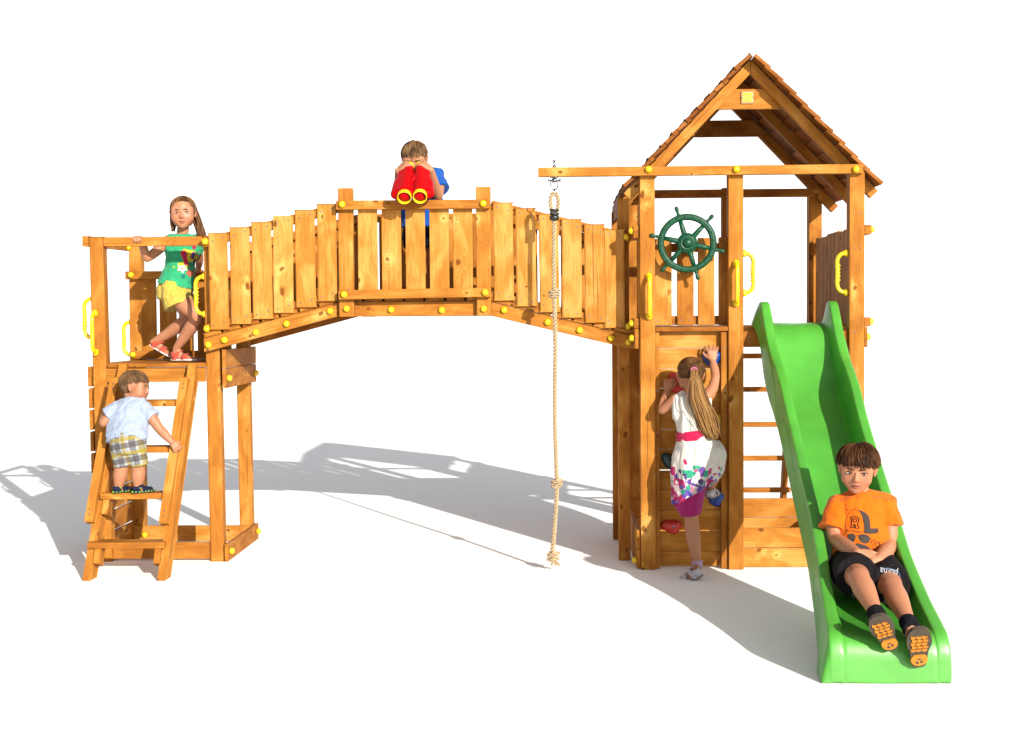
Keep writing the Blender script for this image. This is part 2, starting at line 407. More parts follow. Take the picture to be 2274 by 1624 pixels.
# climbing wall
wx0, wx1 = PX(1455.7, 1000, .02), PX(1616.7, 1000, .02)
tops = [726.5+.2865*0, 774, 818.8, 862.8, 907.2, 953.8, 998.5]
edges = [(728.5, 773.2), (773.8, 818.2), (818.8, 862.4), (863, 906.8), (907.4, 953.4), (954, 997.8), (998.4, 1043), (1045.6, 1088), (1088.6, 1132.7), (1133.3, 1177.4), (1181, 1224), (1224.6, 1262.5)]
for i, (va, vb) in enumerate(edges):
    za, zb = PZ(1535, va, .06), max(.012, PZ(1535, vb, .06))
    part('wall_plank', T, MB().box(wx0, wx1, .062, .084, zb, za, .004, [.8, .7, .75, .65, .6, .58, .55, .55, .6, .58, .6, .65][i]))
for ua, ub in ((1454.6, 1465.5), (1601, 1617)):
    mb = MB().box(PX(ua, 1000, .02)+.001, PX(ub, 1000, .02)-.001, .02, .06, .004, zd-.03, .004, .35)
    for k in range(6): mb.screw(((PX(ua, 1000, .02)+PX(ub, 1000, .02))/2, .02, .06+k*.25), (0, -1, 0), .004)
    part('batten', T, mb)
def hold(u, v, m, w, h, bumps, rot=0):
    c = P(u, v, .062); bm = bmesh.new(); bmesh.ops.create_icosphere(bm, subdivisions=4, radius=1)
    for vtx in bm.verts:
        d = vtx.co.normalized(); k = 1.0
        for (ax, az, amp, sh) in bumps: k += amp*math.exp(-((d.x-ax)**2+(d.z-az)**2+(d.y+.3)**2*.5)/sh)
        k += .05*mnoise.noise(d*3)
        x, yv, zz = d.x*k*w/2, d.y*k*.045, d.z*k*h/2
        xr, zr = x*math.cos(rot)-zz*math.sin(rot), x*math.sin(rot)+zz*math.cos(rot)
        vtx.co = c+V(xr, min(yv, .0)-.0 if yv > 0 else yv, zr)
    for f in bm.faces: f.smooth = True
    o = obj('climbing_hold', bm, [m], T); o['label'] = m.name.split('_')[0]+' moulded climbing hold'
    mb = MB(); mb.lathe(c+V(w*.12, -.040, 0), (0, -1, 0), [(.009, 0), (.009, .006), (.004, .007)], 10); obj('hold_bolt', mb, [STEEL], o)
    return o
hold(1580, 796, BLUEH, .105, .088, [(-.6, .5, .35, .25), (.6, .5, .35, .25), (0, -.7, .25, .2)])
hold(1503, 852, REDH, .11, .12, [(-.2, .8, .3, .2), (.4, -.5, .35, .2)], .3)
hold(1590, 943, plastic('yellow_hold_resin', (.45, .30, .01), .5), .07, .11, [(0, .8, .3, .3)], -.2)
hold(1487, 1025, BLACKH, .078, .105, [(-.3, .6, .35, .3), (.3, -.7, .35, .2)], .5)
hold(1592, 1107, BLUEH, .10, .10, [(.5, .3, .4, .3)], .2)
hold(1490, 1167, REDH, .112, .080, [(-.7, .1, .25, .2), (.65, .2, .3, .2), (.3, -.8, .4, .2), (0, .9, -.25, .15)])

# sandbox boards round the foot of the tower
def sbox(x0, x1, y0, y1, tag_='sandbox_board', zs=((.005, .118), (.121, .238))):
    for a, b in zs: part(tag_, T, MB().box(x0, x1, y0, y1, a, b, .004, random.uniform(.5, .8)))
sbox(MX+hw+.001, RX-hw-.001, .062, .084)
sbox(LX-hw, RX+hw, YR-.024, YR-.002, zs=((.005, .128), (.131, .258)))
sbox(LX-hw-.024, LX-hw-.002, .02, YR, zs=((.005, .118), (.121, .235)))
sbox(RX+hw+.002, RX+hw+.024, .02, YR)
# right side wall of upright pickets, its rails and fascia outside
xi = RX+hw-.052
k = 0; y = .10
while y < 1.16:
    part('side_picket', T, MB().box(xi, xi+.022, y, y+.112, zd+.002, PZ(1850, 518, .6)+random.uniform(-.006, .006), .005, random.uniform(.7, 1.0))); y += .118
xr0, xr1 = RX+hw+.002, RX+hw+.030
for (va, vb, t) in ((499.5, 520.6, .04), (705, 725, .035), (725.6, 771, .018)):
    part('side_rail', T, MB().box(xr0, xr0+t, .01, YR+.08, PZ(1920, vb, .01), PZ(1920, va, .01), .004, .3))
for v_, xx in ((510, xr0+.04), (714, xr0+.035), (748, xr0+.018)): cap(T, V(xx, .045, PZ(1920, v_, .045)), (1, 0, 0))
# left side rails beside the bridge, with two pickets
xl1 = LX-hw-.001
for (va, vb, t) in ((502, 529, .036), (707.5, 729, .034), (730, 774.5, .030)):
    part('side_rail', T, MB().box(xl1-t, xl1, .02, .288, PZ(1414, vb, .02), PZ(1414, va, .02), .004, .3))
for v_ in (513, 718, 751): cap(T, V(xl1-.036, .05, PZ(1414, v_, .05)), (-1, 0, 0))
part('side_picket', T, MB().box(xl1-.0, xl1+.02, .10, .21, zd+.03, 2.16, .004, .75))
part('side_picket', T, MB().box(xl1-.0, xl1+.02, .222, .288, zd+.03, 2.02, .004, .7))
# grab handles
handle(T, P(1441, 658.5, 0.0), (0, -1, 0)); handle(T, P(1634, 629.5, 0.0), (0, -1, 0))
handle(T, V(MX+hw, .04, PZ(1650, 607, .04)), (1, 0, 0)); handle(T, V(RX-hw, .04, PZ(1875, 606, .04)), (-1, 0, 0))
cap(T, V(LX-hw-.026, .045, .05), (-1, 0, 0))
for sgz in (.0,):
    for (xx, zz) in ((RX-.018, PZ(1900, 474, 0)), (RX+.018, PZ(1900, 474, 0)), (RX-.018, PZ(1900, 551, 0)), (RX+.018, PZ(1900, 551, 0)), (RX-.012, PZ(1900, 737, 0))):
        mb = MB().lathe((xx, 0, zz), (0, -1, 0), [(.004, -.001), (.004, .001), (.002, .0015)], 8); part('screw', T, mb, [STEEL])

# ================================================================== ladder leaning against the back of the roofed tower
RLd = thing('wooden_ladder', (1.43, 1.75, 0), 'plain wooden ladder leaning against the back of the tall tower behind the slide', 'ladder')
def Pplane(u, v, a, n):
    d = ray(u, v); n = Vector(n); return CAM+d*((Vector(a)-CAM).dot(n)/d.dot(n))
ra, rb = V(0, 1.30, zd-.02), V(0, 1.72, 0); rn = V(0, rb.z-ra.z, -(rb.y-ra.y)).cross(V(1, 0, 0)).cross(V(1, 0, 0)); rn = V(1, 0, 0).cross(rb-ra)
for x in (1.17, 1.655): part('stringer', RLd, MB().beam(V(x, ra.y, ra.z), V(x, rb.y, rb.z), .085, .036, (0, 1, 0), .004, .15))
for v in (790, 863.5, 941, 1015.5, 1085.5):
    c = Pplane(1700, v, ra, rn)
    part('rung', RLd, MB().box(1.14, 1.69, c.y-.085, c.y-.045, c.z-.017, c.z+.017, .004, .45).screw((1.645, c.y-.085, c.z), (0, -1, 0)))

# ================================================================== low tower
S = thing('low_play_tower', (-2.43, .70, 0), 'low open wooden tower with slatted side below its deck', 'play tower')
YA, YBk = .30, 1.035
FLX = PX(228, 1000, YA)-.0; FRX = PX(477, 1000, YA)
pwS = .084; hS = pwS/2
FLx0, FLx1 = PX(233, 1243, YA), PX(212, 526, YA)
FRx0, FRx1 = PX(482, 1245, YA), PX(466, 533, YA)
zS = PZ(230, 525.8, YA)
def lp(x0, x1, y, z1, tint): return part('post', S, MB().beam((x0, y+hS, 0), (x1, y+hS, z1), pwS, pwS, (1, 0, 0), .006, tint))
lp(FLx0, FLx1, YA, zS, .50); lp(FRx0, FRx1, YA, zS, .55)
RLx0, RLx1 = PX(307, 1198, YBk), PX(299, 556, YBk); RRx0, RRx1 = PX(546, 1170, YBk), PX(535, 700, YBk)
lp(RLx0, RLx1, YBk, PZ(300, 556, YBk)+.03, .62); lp(RRx0, RRx1, YBk, zS-.02, .70)
# rails round the top
zr0, zr1 = PZ(340, 546.5, YA+.01), PZ(340, 526, YA+.01)
part('handrail', S, MB().box(FLx1+hS+.001, FRx1-hS-.001, YA+.01, YA+.055, zr0, zr1, .005, .58))
part('handrail', S, MB().beam((FLx1-hS-.021, YA-.005, (zr0+zr1)/2+.004), (RLx1-hS-.018, YBk+.09, PZ(299, 546, YBk)), .062, .038, (0, 0, 1), .004, .5))
cap(S, V(RLx1-.04, YBk-.001, PZ(290, 550, YBk)), (0, -1, 0))
z0, z1 = PZ(370, 620, YBk-.045), PZ(370, 602, YBk-.045)
part('handrail', S, MB().box(RLx1-hS-.012, RRx1+hS, YBk-.045, YBk-.001, z0, z1, .005, .3))
cap(S, P(291.5, 611, YBk-.046))
zs0, zs1 = PZ(370, 797.5, YBk-.045), PZ(370, 779.6, YBk-.045)
part('toe_rail', S, MB().box(RLx1-hS+.01, RRx1+hS, YBk-.045, YBk-.001, zs0, zs1, .005, .3)); cap(S, P(296, 788, YBk-.046))
for ua, ub in ((309, 346.5), (353.8, 391), (397, 428), (437.5, 470), (477, 512)):
    part('picket', S, MB().box(PX(ua, 700, YBk), PX(ub, 700, YBk), YBk+.001, YBk+.022, zs0+.02, z0+.03, .005, random.uniform(.4, .7)))
# deck
zdS = PZ(340, 807, YA-.02)
mb = MB(); y = YA-.018
while y < YBk+.05:
    mb.box(FLx0+hS+.004 if y < YA+.09 else FLx0-hS+.03, FRx0-hS-.004 if y < YA+.09 else FRx0+hS-.03, y, y+.108, zdS-.026, zdS, .003, random.uniform(.1, .4)); y += .1125
part('deck', S, mb)
part('deck_fascia', S, MB().box(FLx0-.02+hS*.0, FRx0-hS-.002, YA-.022, YA-.002, PZ(340, 849, YA-.02), zdS-.028, .004, .62) if False else MB().box(FLx0+hS-.012, FRx0-hS-.012, YA-.0, YA+.022, PZ(340, 849, YA-.02), zdS-.028, .004, .62))
# side boards under the bridge
xs = FRx0+hS+.010
zz = [PZ(482, 780, YA), PZ(482, 819, YA), PZ(482, 862.5, YA)]
part('side_board', S, MB().box(xs, xs+.024, YA-.01, YBk+.085, zz[1]+.003, zz[0]+.01, .004, .40).screw((xs+.024, .36, zz[1]+.06), (1, 0, 0)))
part('side_board', S, MB().box(xs, xs+.024, YA-.01, YBk+.085, zz[2], zz[1], .004, .42))
cap(S, V(xs+.024, YA+.035, (zz[1]+zz[2])/2), (1, 0, 0)); cap(S, V(xs+.024, YBk+.04, (zz[1]+zz[2])/2-.0), (1, 0, 0))
# ground frame
zf = .104
part('base_board', S, MB().box(FLx0+hS+.001, FRx0-hS-.001, YA+.02, YA+.044, .012, .012+zf, .004, .40))
part('base_board', S, MB().box(RLx0-hS, RRx0+hS, YBk-.026, YBk-.002, .006, .006+zf, .004, .72))
part('base_board', S, MB().box(xs, xs+.024, YA-.02, YBk+.085, .003, .110, .004, .38))
cap(S, V(xs+.024, YA+.03, .06), (1, 0, 0)); cap(S, V(xs+.024, YBk+.04, .06), (1, 0, 0)); cap(S, V(RLx0+.055, YBk-.027, .05), (0, -1, 0))
# slatted left side below the deck
for k in range(9):
    za = .015+k*.1345
    part('side_slat', S, MB().box(FLx0-hS-.024-.0075*k/3, FLx0-hS-.002-.0075*k/3, YA+.0, YBk+.085, za, za+.123, .004, random.uniform(.25, .5)))
# grab handles
handle(S, V(FLx1-hS+.012, YA+.04, PZ(197, 707.5, YA)), (-1, 0, 0), .235, .062)
handle(S, P(212.5, 739.5, YA), (0, -1, 0), .235, .062)
handle(S, V(RLx1-hS+.008, YBk+.03, PZ(287, 752, YBk)), (-1, 0, 0), .215, .06)
handle(S, V(FRx1-hS+.004, YA+.03, PZ(453, 656, YA)), (-1, 0, 0), .225, .062)

# ================================================================== arched bridge
B = thing('arched_bridge', (-.83, .70, 0), 'humped wooden footbridge with picket railings linking the two towers', 'footbridge')
YB = .25; YBR = 1.12
def quad_board(name, pts, y, t, tint, L): return part(name, B, MB().prism([V(p.x, y, p.z) for p in pts], (0, t, 0), L, .004, tint))
def QP(pts, Y=YB): return [P(u, v, Y) for u, v in pts]
q_l = QP([(452.2, 751.3), (453.5, 782.4), (749.5, 702.9), (749.5, 672.5)]); q_m = QP([(750.3, 671), (750.3, 703.4), (1090, 701.6), (1090, 669.5)]); q_r = QP([(1090.8, 669.4), (1090.8, 701.8), (1406.8, 776.8), (1405.4, 746)])
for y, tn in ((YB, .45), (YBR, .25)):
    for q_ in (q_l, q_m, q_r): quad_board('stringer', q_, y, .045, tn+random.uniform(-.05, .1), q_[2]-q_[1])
# floor boards lying on the stringers
mb = MB()
def floor_run(a, b):
    a, b = Vector(a), Vector(b); L = (b-a); n = max(1, round(L.length/.128)); d = L.normalized(); up = V(-d.z, 0, d.x)
    for k in range(n):
        c = a+L*((k+.5)/n)+up*.0145; wd = L.length/n-.014
        mb.beam(V(c.x, YB-.004, c.z), V(c.x, YBR+.049, c.z), wd, .027, (d.x, 0, d.z), .006, random.uniform(.2, .6))
floor_run(q_l[0], q_l[3]); floor_run(q_m[0]+V(.03, 0, 0), q_m[3]-V(.03, 0, 0)); floor_run(q_r[0], q_r[3])
part('bridge_deck', B, mb)
# posts of the middle bay
mids = ((750.6, 783.6, 418, 704), (1056.5, 1089, 415, 701.5))
for ua, ub, va, vb in mids:
    xa, xb = PX(ua+1, 560, YB-.045), PX(ub+1, 560, YB-.045)
    zt, zbm = PZ(ua, va, YB-.045), PZ(ua, vb, YB-.045)
    part('post', B, MB().box(xa, xb, YB-.045, YB-.001, zbm, zt, .006, .6).screw(((xa+xb)/2+.01, YB-.045, zbm+.165*1.0), (0, -1, 0), .005))
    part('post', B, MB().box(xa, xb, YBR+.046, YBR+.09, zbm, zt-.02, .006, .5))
for name, l, r_ in (('handrail', ((746, 445.4), (1087, 442.6), 20.8), None), ('lower_rail', ((751.5, 644.3), (1090, 638.4), 21.5), None)):
    (ua, va), (ub, vb), hgt = l; a = P(ua, va+hgt/2, YB-.09); b = P(ub, vb+hgt/2, YB-.09)
    w_ = hgt*.00262
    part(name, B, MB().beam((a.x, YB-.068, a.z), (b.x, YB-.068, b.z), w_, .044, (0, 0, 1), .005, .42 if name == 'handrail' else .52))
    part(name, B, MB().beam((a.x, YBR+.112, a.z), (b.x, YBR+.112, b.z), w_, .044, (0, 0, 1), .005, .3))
zt, zl = PZ(900, 455, YB-.04), PZ(900, 655, YB-.04)
for ca, cb in ((205, 353), (386, 534), (568, 716), (750, 898), (929, 1077)):
    xa, xb = PX(734.3+.2917*ca+1, 560, YB-.04), PX(734.3+.2917*cb+1, 560, YB-.04)
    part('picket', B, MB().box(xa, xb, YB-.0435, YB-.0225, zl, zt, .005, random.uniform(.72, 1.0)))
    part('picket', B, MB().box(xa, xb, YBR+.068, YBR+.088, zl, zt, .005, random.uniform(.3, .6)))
# deck bearers under the middle bay, ends showing below the lower rail
# sloped bays: rails behind, pickets in front
def sl_rail(name, pa, pb, hgt, y, tint):
    a, b = P(*pa, YB), P(*pb, YB)
    part(name, B, MB().beam((a.x, y, a.z), (b.x, y, b.z), hgt, .044, (0, 0, 1), .005, tint))
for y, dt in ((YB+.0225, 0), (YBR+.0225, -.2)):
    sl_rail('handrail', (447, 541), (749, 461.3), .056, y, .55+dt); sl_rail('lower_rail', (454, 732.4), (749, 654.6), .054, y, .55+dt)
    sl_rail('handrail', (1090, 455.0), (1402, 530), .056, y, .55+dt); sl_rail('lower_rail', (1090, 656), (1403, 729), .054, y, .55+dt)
c3 = [(98, 268, 520, 1360), (282, 460, 470, 1312), (472, 651, 424, 1268), (655, 836, 372, 1217), (848, 1027, 320, 1167), (1040, 1214, 268, 1113)]
c5 = [(190, 355, 385, 1170), (370, 537, 430, 1216), (556, 721, 475, 1263), (738, 903, 516, 1307), (920, 1088, 559, 1347), (1077, 1248, 600, 1390)]
sl = [(438.2+.2553*a+1, 438.2+.2553*b-1, 384.9+.2553*c, 384.9+.2553*d) for a, b, c, d in c3] + [(1042.3+.2772*a+1, 1042.3+.2772*b-1, 343.5+.2772*c, 343.5+.2772*d) for a, b, c, d in c5]
for i, (ua, ub, va, vb) in enumerate(sl):
    vm = (va+vb)/2; dx = (1.0 if i < 6 else 1.5)
    xa, xb = PX(ua, vm, YB-.022), PX(ub, vm, YB-.022); zt_, zb_ = PZ(ua, va, YB-.022), PZ(ua, vb, YB-.022)
    ln = random.uniform(-.004, .002)
    mb = MB().beam(((xa+xb)/2-ln, YB-.0115, zb_), ((xa+xb)/2+ln, YB-.0115, zt_), xb-xa, .021, (1, 0, 0), .006, random.uniform(.72, 1.0))
    sgn = 1 if i < 6 else -1
    for zz_, off in ((zt_-.038, .0), (zb_+.035, .0)):
        mb.screw((xa+.026, YB-.022, zz_-sgn*.010), (0, -1, 0), .005); mb.screw((xb-.026, YB-.022, zz_+sgn*.010), (0, -1, 0), .005)
    part('picket', B, mb)
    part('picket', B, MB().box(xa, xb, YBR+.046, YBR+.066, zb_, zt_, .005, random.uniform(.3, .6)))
# end posts beside the tall tower
ex0, ex1 = PX(1374.5, 1150, YB+.046), PX(1399.5, 1150, YB+.046)
part('end_post', B, MB().box(ex0, ex1, YB+.046, YB+.115, 0, PZ(1390, 442, YB+.046), .005, .5))
part('end_post', B, MB().box(ex0, ex1, YBR-.07, YBR-.001, 0, 2.2, .005, .3))
# bolt caps
for u, v in ((463.5, 766.2), (499, 755.3), (568.4, 738.5), (636.6, 719.3), (733.5, 691.2)): cap(B, P(u, v, YB))
for u, v in ((868.8, 688), (981, 689)): cap(B, P(u, v, YB))
for u, v in ((1119.5, 689), (1216, 715.8), (1287, 733.5), (1356.7, 751), (1395.4, 759.3)): cap(B, P(u, v, YB))
for u, v in ((770, 685.8), (1074.3, 686)): cap(B, P(u, v, YB-.045))
for u, v in ((760, 454.5), (1073.2, 452.5), (764.3, 654.3), (1077.5, 649.8)): cap(B, P(u, v, YB-.09))
for u, v in ((456.5, 537), (460, 730.5), (1390.5, 526.3), (1395, 724.5)): cap(B, P(u, v, YB))

# ================================================================== front ladder with doubled side rails
Ld = thing('step_ladder', (-2.55, -.02, 0), 'sloping wooden step ladder with doubled side rails, front of the low tower', 'ladder')
la, lb = V(0, YA-.022-.03, PZ(275, 808, YA-.03)), V(0, -.30, 0)
ldir = (la-lb).normalized(); lnrm = V(0, -ldir.z, ldir.y)                        # towards the climber
def LPt(u, v, off=0.0): return Pplane(u, v, la+lnrm*off, lnrm)
def side(ut, vt, ub, vb, tint):
    a, b = LPt(ut, vt), LPt(ub, vb); b = b-(a-b).normalized()*0
    return a, b
lsA, lsB = LPt(273, 808), LPt(191, 1291); rsA, rsB = LPt(427, 809), LPt(357, 1291)
for a, b, tn in ((lsA, lsB, .5), (rsA, rsB, .55)):
    part('stringer', Ld, MB().beam(a-lnrm*.045, b-lnrm*.045-ldir*.05, .09, .040, lnrm, .005, tn))
hl = [(LPt(257, 843, .03), LPt(199.5, 1160, .03)), (LPt(411, 843, .03), LPt(364.5, 1164, .03))]
for a, b in hl: part('side_rail', Ld, MB().beam(a, b, .058, .040, lnrm, .005, .60).screw(a+lnrm*.029-ldir*.04, lnrm, .005).screw(a+lnrm*.029-ldir*.07, lnrm, .005).screw(b+lnrm*.029+ldir*.04, lnrm, .005).screw(b+lnrm*.029+ldir*.07, lnrm, .005))
def at_z(a, b, z): t = (z-b.z)/(a.z-b.z); return b+(a-b)*t
rung_z = []
for v, tn in ((889, .3), (991, .4), (1093.5, .5), (1202, .35)):
    c = LPt(290, v); z = c.z; rung_z.append(z)
    l, r_ = at_z(lsA, lsB, z), at_z(rsA, rsB, z)
    part('rung', Ld, MB().box(l.x+.006 if v < 1150 else l.x-.02, r_.x-.022 if v < 1150 else r_.x+.0, l.y-.045, l.y+.075, z-.036, z, .005, tn, 0))
    for p_, sg in ((l, 1), (r_, -1)):
        x = p_.x+sg*.041
        a = V(x, l.y+.005, z-.037); 
        part('cleat', Ld, MB().beam(a, a-ldir*.105, .075, .038, (0, 1, 0), .004, .4).screw(a-ldir*.06+V(0, -.037, .0), lnrm, .005))

# ================================================================== slide
SL = thing('slide', (1.40, -1.15, 0), 'bright green plastic chute slide running down from the tall tower', 'slide')
#      Y      flange  bed   half-width scale
st = [(.125, 1.475, 1.452), (.095, 1.540, 1.450), (.060, 1.574, 1.446), (.0, 1.562, 1.428), (-.07, 1.492, 1.372), (-.17, 1.385, 1.245), (-.30, 1.280, 1.100), (-.45, 1.205, .990), (-.62, 1.118, .888), (-.80, .993, .766),
      (-1.03, .845, .615), (-1.29, .690, .455), (-1.50, .570, .340), (-1.70, .455, .255), (-1.88, .365, .212), (-2.02, .305, .194), (-2.15, .255, .186), (-2.26, .218, .184), (-2.325, .198, .182), (-2.36, .172, .168), (-2.383, .125, .125), (-2.392, .06, .06), (-2.398, .004, .004)]
ctrl = catmull([V(*s) for s in st], 4)
XT, XB_ = PX(1768, 720, .0), PX(1973, 1440, -2.36)
def slide_w(y):
    tab = [(-3, .945), (-2.40, .945), (-2.25, .925), (-2.05, .875), (-1.75, .815), (-1.45, .795), (-.9, .795), (-.45, .83), (-.1, .86), (.2, .88)]
    for (a, p), (b, q_) in zip(tab, tab[1:]):
        if a <= y <= b: t = (y-a)/(b-a); t = t*t*(3-2*t)*.4+t*.6; return p+(q_-p)*t
    return .9
def slide_dx(y): return .030*max(0, min(1, (y+2.35)/.8))-.012*max(0, min(1, (y+.4)/.5))
bm = bmesh.new(); rows = []
for c in ctrl:
    y, zf_, zb_ = c; t = max(0, min(1, (.05-y)/2.42)); xc = XT+(XB_-XT)*t+slide_dx(y)
    topk = max(0, min(1, (y+.9)/.9))
    endk = max(0, min(1, (-2.20-y)/.19)); endk = endk*endk
    top_narrow = .012*(1-min(1, max(0, (.16-y)/.3)))
    ws = slide_w(y)
    drop = .255 if y > -1.6 else .255+.1*((-1.6-y)/.8)
    drop *= min(1, max(.12, (.175-y)/.18))
    zs_ = max(.002, zf_-drop) if y > -2.0 else max(.002, (zf_-drop)*(1-min(1, (-2.0-y)/.15)))
    zf_ = max(zf_, zb_)
    fl = .5 if y > -2.25 else .5
    fz = max(0, min(1, (y+.12)/.15))
    zs_ = zs_*(1-fz)+min(zf_-.01, 1.438)*fz; ox = .045*fz*max(0, min(1, (zf_-1.44)/.15))
    h_ = zf_-zb_
    fr_ = max(0, min(1, (-1.95-y)/.35)); fr_ = fr_*fr_*(3-2*fr_); ox += .028*fr_; ws += .0
    prof = [(-.268-ox, zs_), (-.262-ox*.5, zs_+(zf_-zs_)*.55), (-.256, zf_-.010), (-.254, zf_-.002), (-.248, zf_+.001), (-.212, zf_+.001), (-.206, zf_-.001), (-.203, zf_-.008), (-.186, zb_+h_*.20), (-.181, zb_+h_*.06), (-.176, zb_+h_*.01), (-.160, zb_), (-.08, zb_-.003)]
    rp_ = [(-.254, zs_), (-.2545, zs_+(zf_-zs_)*.55)]+prof[2:]
    full = prof+[(0, zb_-.006)]+[(-a, b) for a, b in reversed(rp_)]
    rows.append([bm.verts.new((xc+a*ws, y-.012*(1-abs(a)/.26)*endk*0, max(.002, b))) for a, b in full])
for i in range(len(rows)-1):
    for k in range(len(rows[0])-1): bm.faces.new((rows[i][k], rows[i][k+1], rows[i+1][k+1], rows[i+1][k]))
for f in bm.faces: f.smooth = True
chute = obj('chute', bm, [GREENP], SL)
def side_groove(pts, sgn):                                  # raised wavy mouldings on the flanks
    mb = MB(); pp = []
    for y, dz in pts:
        j = min(range(len(ctrl)), key=lambda i: abs(ctrl[i][0]-y)); c = ctrl[j]; t = max(0, min(1, (.05-y)/2.42)); xc = XT+(XB_-XT)*t+slide_dx(y)
        pp.append(V(xc+sgn*(.2585+.006*dz)*slide_w(y), y, max(.01, c[1]-.25*dz)))
    mb.tube(catmull(pp, 8), .0085, 8); return mb
for sgn in (-1, 1):
    for pts in ([(-.15, .15), (-.38, .20), (-.52, .5), (-.60, .92)], [(-.62, .80), (-.76, .35), (-.95, .22), (-1.12, .55), (-1.22, .95)], [(-1.2, .8), (-1.36, .32), (-1.55, .25), (-1.72, .6), (-1.80, .9)], [(-1.76, .8), (-1.9, .35), (-2.05, .3), (-2.2, .5)]):
        obj('moulding', side_groove(pts, sgn), [GREENP], chute)
so_ = chute.modifiers.new('thick', 'SOLIDIFY'); so_.thickness = .006; so_.offset = -1
sb_ = chute.modifiers.new('smooth', 'SUBSURF'); sb_.levels = 1; sb_.render_levels = 2
def bed_point(y):
    j = min(range(len(ctrl)), key=lambda i: abs(ctrl[i][0]-y)); c = ctrl[j]; t = max(0, min(1, (.05-y)/2.42)); return V(XT+(XB_-XT)*t, y, c[2])

# ================================================================== ship's wheel
wc = P(1525.9, 540.5, -.005)
W = thing('ship_wheel', wc+V(0, .06, 0), 'dark green plastic ship steering wheel with six spokes on the tower railing', 'steering wheel')
ro, ri = .172, .135
prof = [(ro, -.012), (ro, .008), (ro-.006, .016), (ro-.012, .0175), (ri+.012, .0175), (ri+.006, .016), (ri, .008), (ri, -.012)]
mb = MB(); n = 64; rings = []
for k in range(n):
    a = 2*math.pi*k/n; e = V(math.cos(a), 0, math.sin(a)); rings.append([mb.bm.verts.new(wc+e*r_+V(0, -h, 0)) for r_, h in prof])
for k in range(n):
    for j in range(len(prof)):
        f = mb.bm.faces.new((rings[k][j], rings[k][(j+1) % len(prof)], rings[(k+1) % n][(j+1) % len(prof)], rings[(k+1) % n][j])); f.smooth = True
for k in range(20):
    a = 2*math.pi*(k+.3)/20; mb.ball(wc+V(math.cos(a), 0, math.sin(a))*(ro+ri)/2+V(0, -.0175, 0), .0055, seg=10, scale=(1, .7, 1))
for rr in (ro-.007, ri+.007):
    mb.tube([wc+V(math.cos(2*math.pi*k/64)*rr, -.0172, math.sin(2*math.pi*k/64)*rr) for k in range(65)], .0022, 6, cap=False)
obj('rim', mb, [DGREEN], W)
mb = MB().lathe(wc, (0, -1, 0), [(.060, -.012), (.060, .012), (.055, .020), (.046, .021), (.043, .026), (.034, .027), (.030, .023), (.027, .026), (.024, .036), (.016, .042), (.004, .044)], 32)
for k in range(12):
    a = 2*math.pi*k/12; mb.ball(wc+V(math.cos(a)*.051, -.021, math.sin(a)*.051), .0045, seg=8, scale=(1, .7, 1))
mb.lathe(wc+V(0, .012, 0), (0, 1, 0), [(.02, 0), (.02, .078)], 14)
obj('hub', mb, [DGREEN], W)
for k in range(6):
    a = R(-13+60*k); e = V(math.cos(a), 0, math.sin(a)); mb = MB()
    mb.tube([wc+e*q_ for q_ in (.045, .06, .10, .14)], [.014, .016, .0145, .012], 12)
    mb.tube([wc+e*q_ for q_ in (.165, .178, .190, .203, .214, .221, .225)], [.015, .0095, .0085, .012, .0125, .009, .003], 12)
    obj('spoke', mb, [DGREEN], W)

# ================================================================== climbing rope
rop = mat('hemp_rope', (.42, .29, .15), .9, .1); q = NT(rop); q.b.inputs['Sheen Weight'].default_value = .2
nn_ = q.noise(q.obj(), 160, 3); q.l(q.mix(q.rng(nn_, .3, .7), (.25, .16, .08), (.52, .40, .255)), q.b.inputs['Base Color']); q.bump(nn_, .5, .003)
rc = P(1231, 395, -.023)
RP = thing('climbing_rope', V(rc.x, -.023, 0), 'knotted hemp climbing rope with black rings hanging from the long beam', 'rope')
YRp = -.023
def strand_tube(mb, path, rad, twist=97.0, n=7):
    path = [Vector(p) for p in path]; N = None; ang = 0; fr = []
    for i, p in enumerate(path):
        t = (path[min(i+1, len(path)-1)]-path[max(i-1, 0)]).normalized()
        N = t.orthogonal().normalized() if N is None else (N-t*N.dot(t)).normalized()
        if i: ang += (p-path[i-1]).length*twist
        fr.append((p, N.copy(), t.cross(N), ang))
    for s3 in range(3):
        mb.tube([p+(N_*math.cos(a+2.094*s3)+B_*math.sin(a+2.094*s3))*rad*.60 for p, N_, B_, a in fr], rad*.40, n)
    mb.tube([p for p, N_, B_, a in fr], rad*.62, 6, mi=1)
mb = MB()
main = [P(u, v, YRp) for u, v in ((1231, 482), (1230.5, 520), (1230, 580), (1230.5, 640), (1232, 700), (1233.5, 770), (1232.5, 850), (1232.5, 930), (1234.5, 1010), (1236.5, 1075), (1234.5, 1130), (1230, 1190), (1226, 1232))]
strand_tube(mb, catmull(main, 24), .0145)
lc = [P(u, v, YRp) for u, v in ((1233.5, 482), (1239, 462), (1240, 444), (1235.5, 432), (1231, 429.5), (1226, 433), (1222.5, 445), (1224, 462), (1229, 482))]
strand_tube(mb, catmull(lc, 10), .0135)
def knot(c, big):
    c = Vector(c); pts = []
    for k in range(61):
        a = 2*math.pi*2*k/60; rr = .015*big
        pts.append(c+V(math.sin(a)*rr*1.25+.006*math.sin(a*.5), math.cos(a)*rr*1.1, (k/60-.5)*.048*big+.012*math.sin(a)))
    strand_tube(mb, pts, .0132)
    strand_tube(mb, catmull([c+V(-.03, 0, -.012)*big, c+V(-.012, -.022, -.012)*big, c+V(.012, -.024, .010)*big, c+V(.030, -.002, .020)*big], 10), .0118)
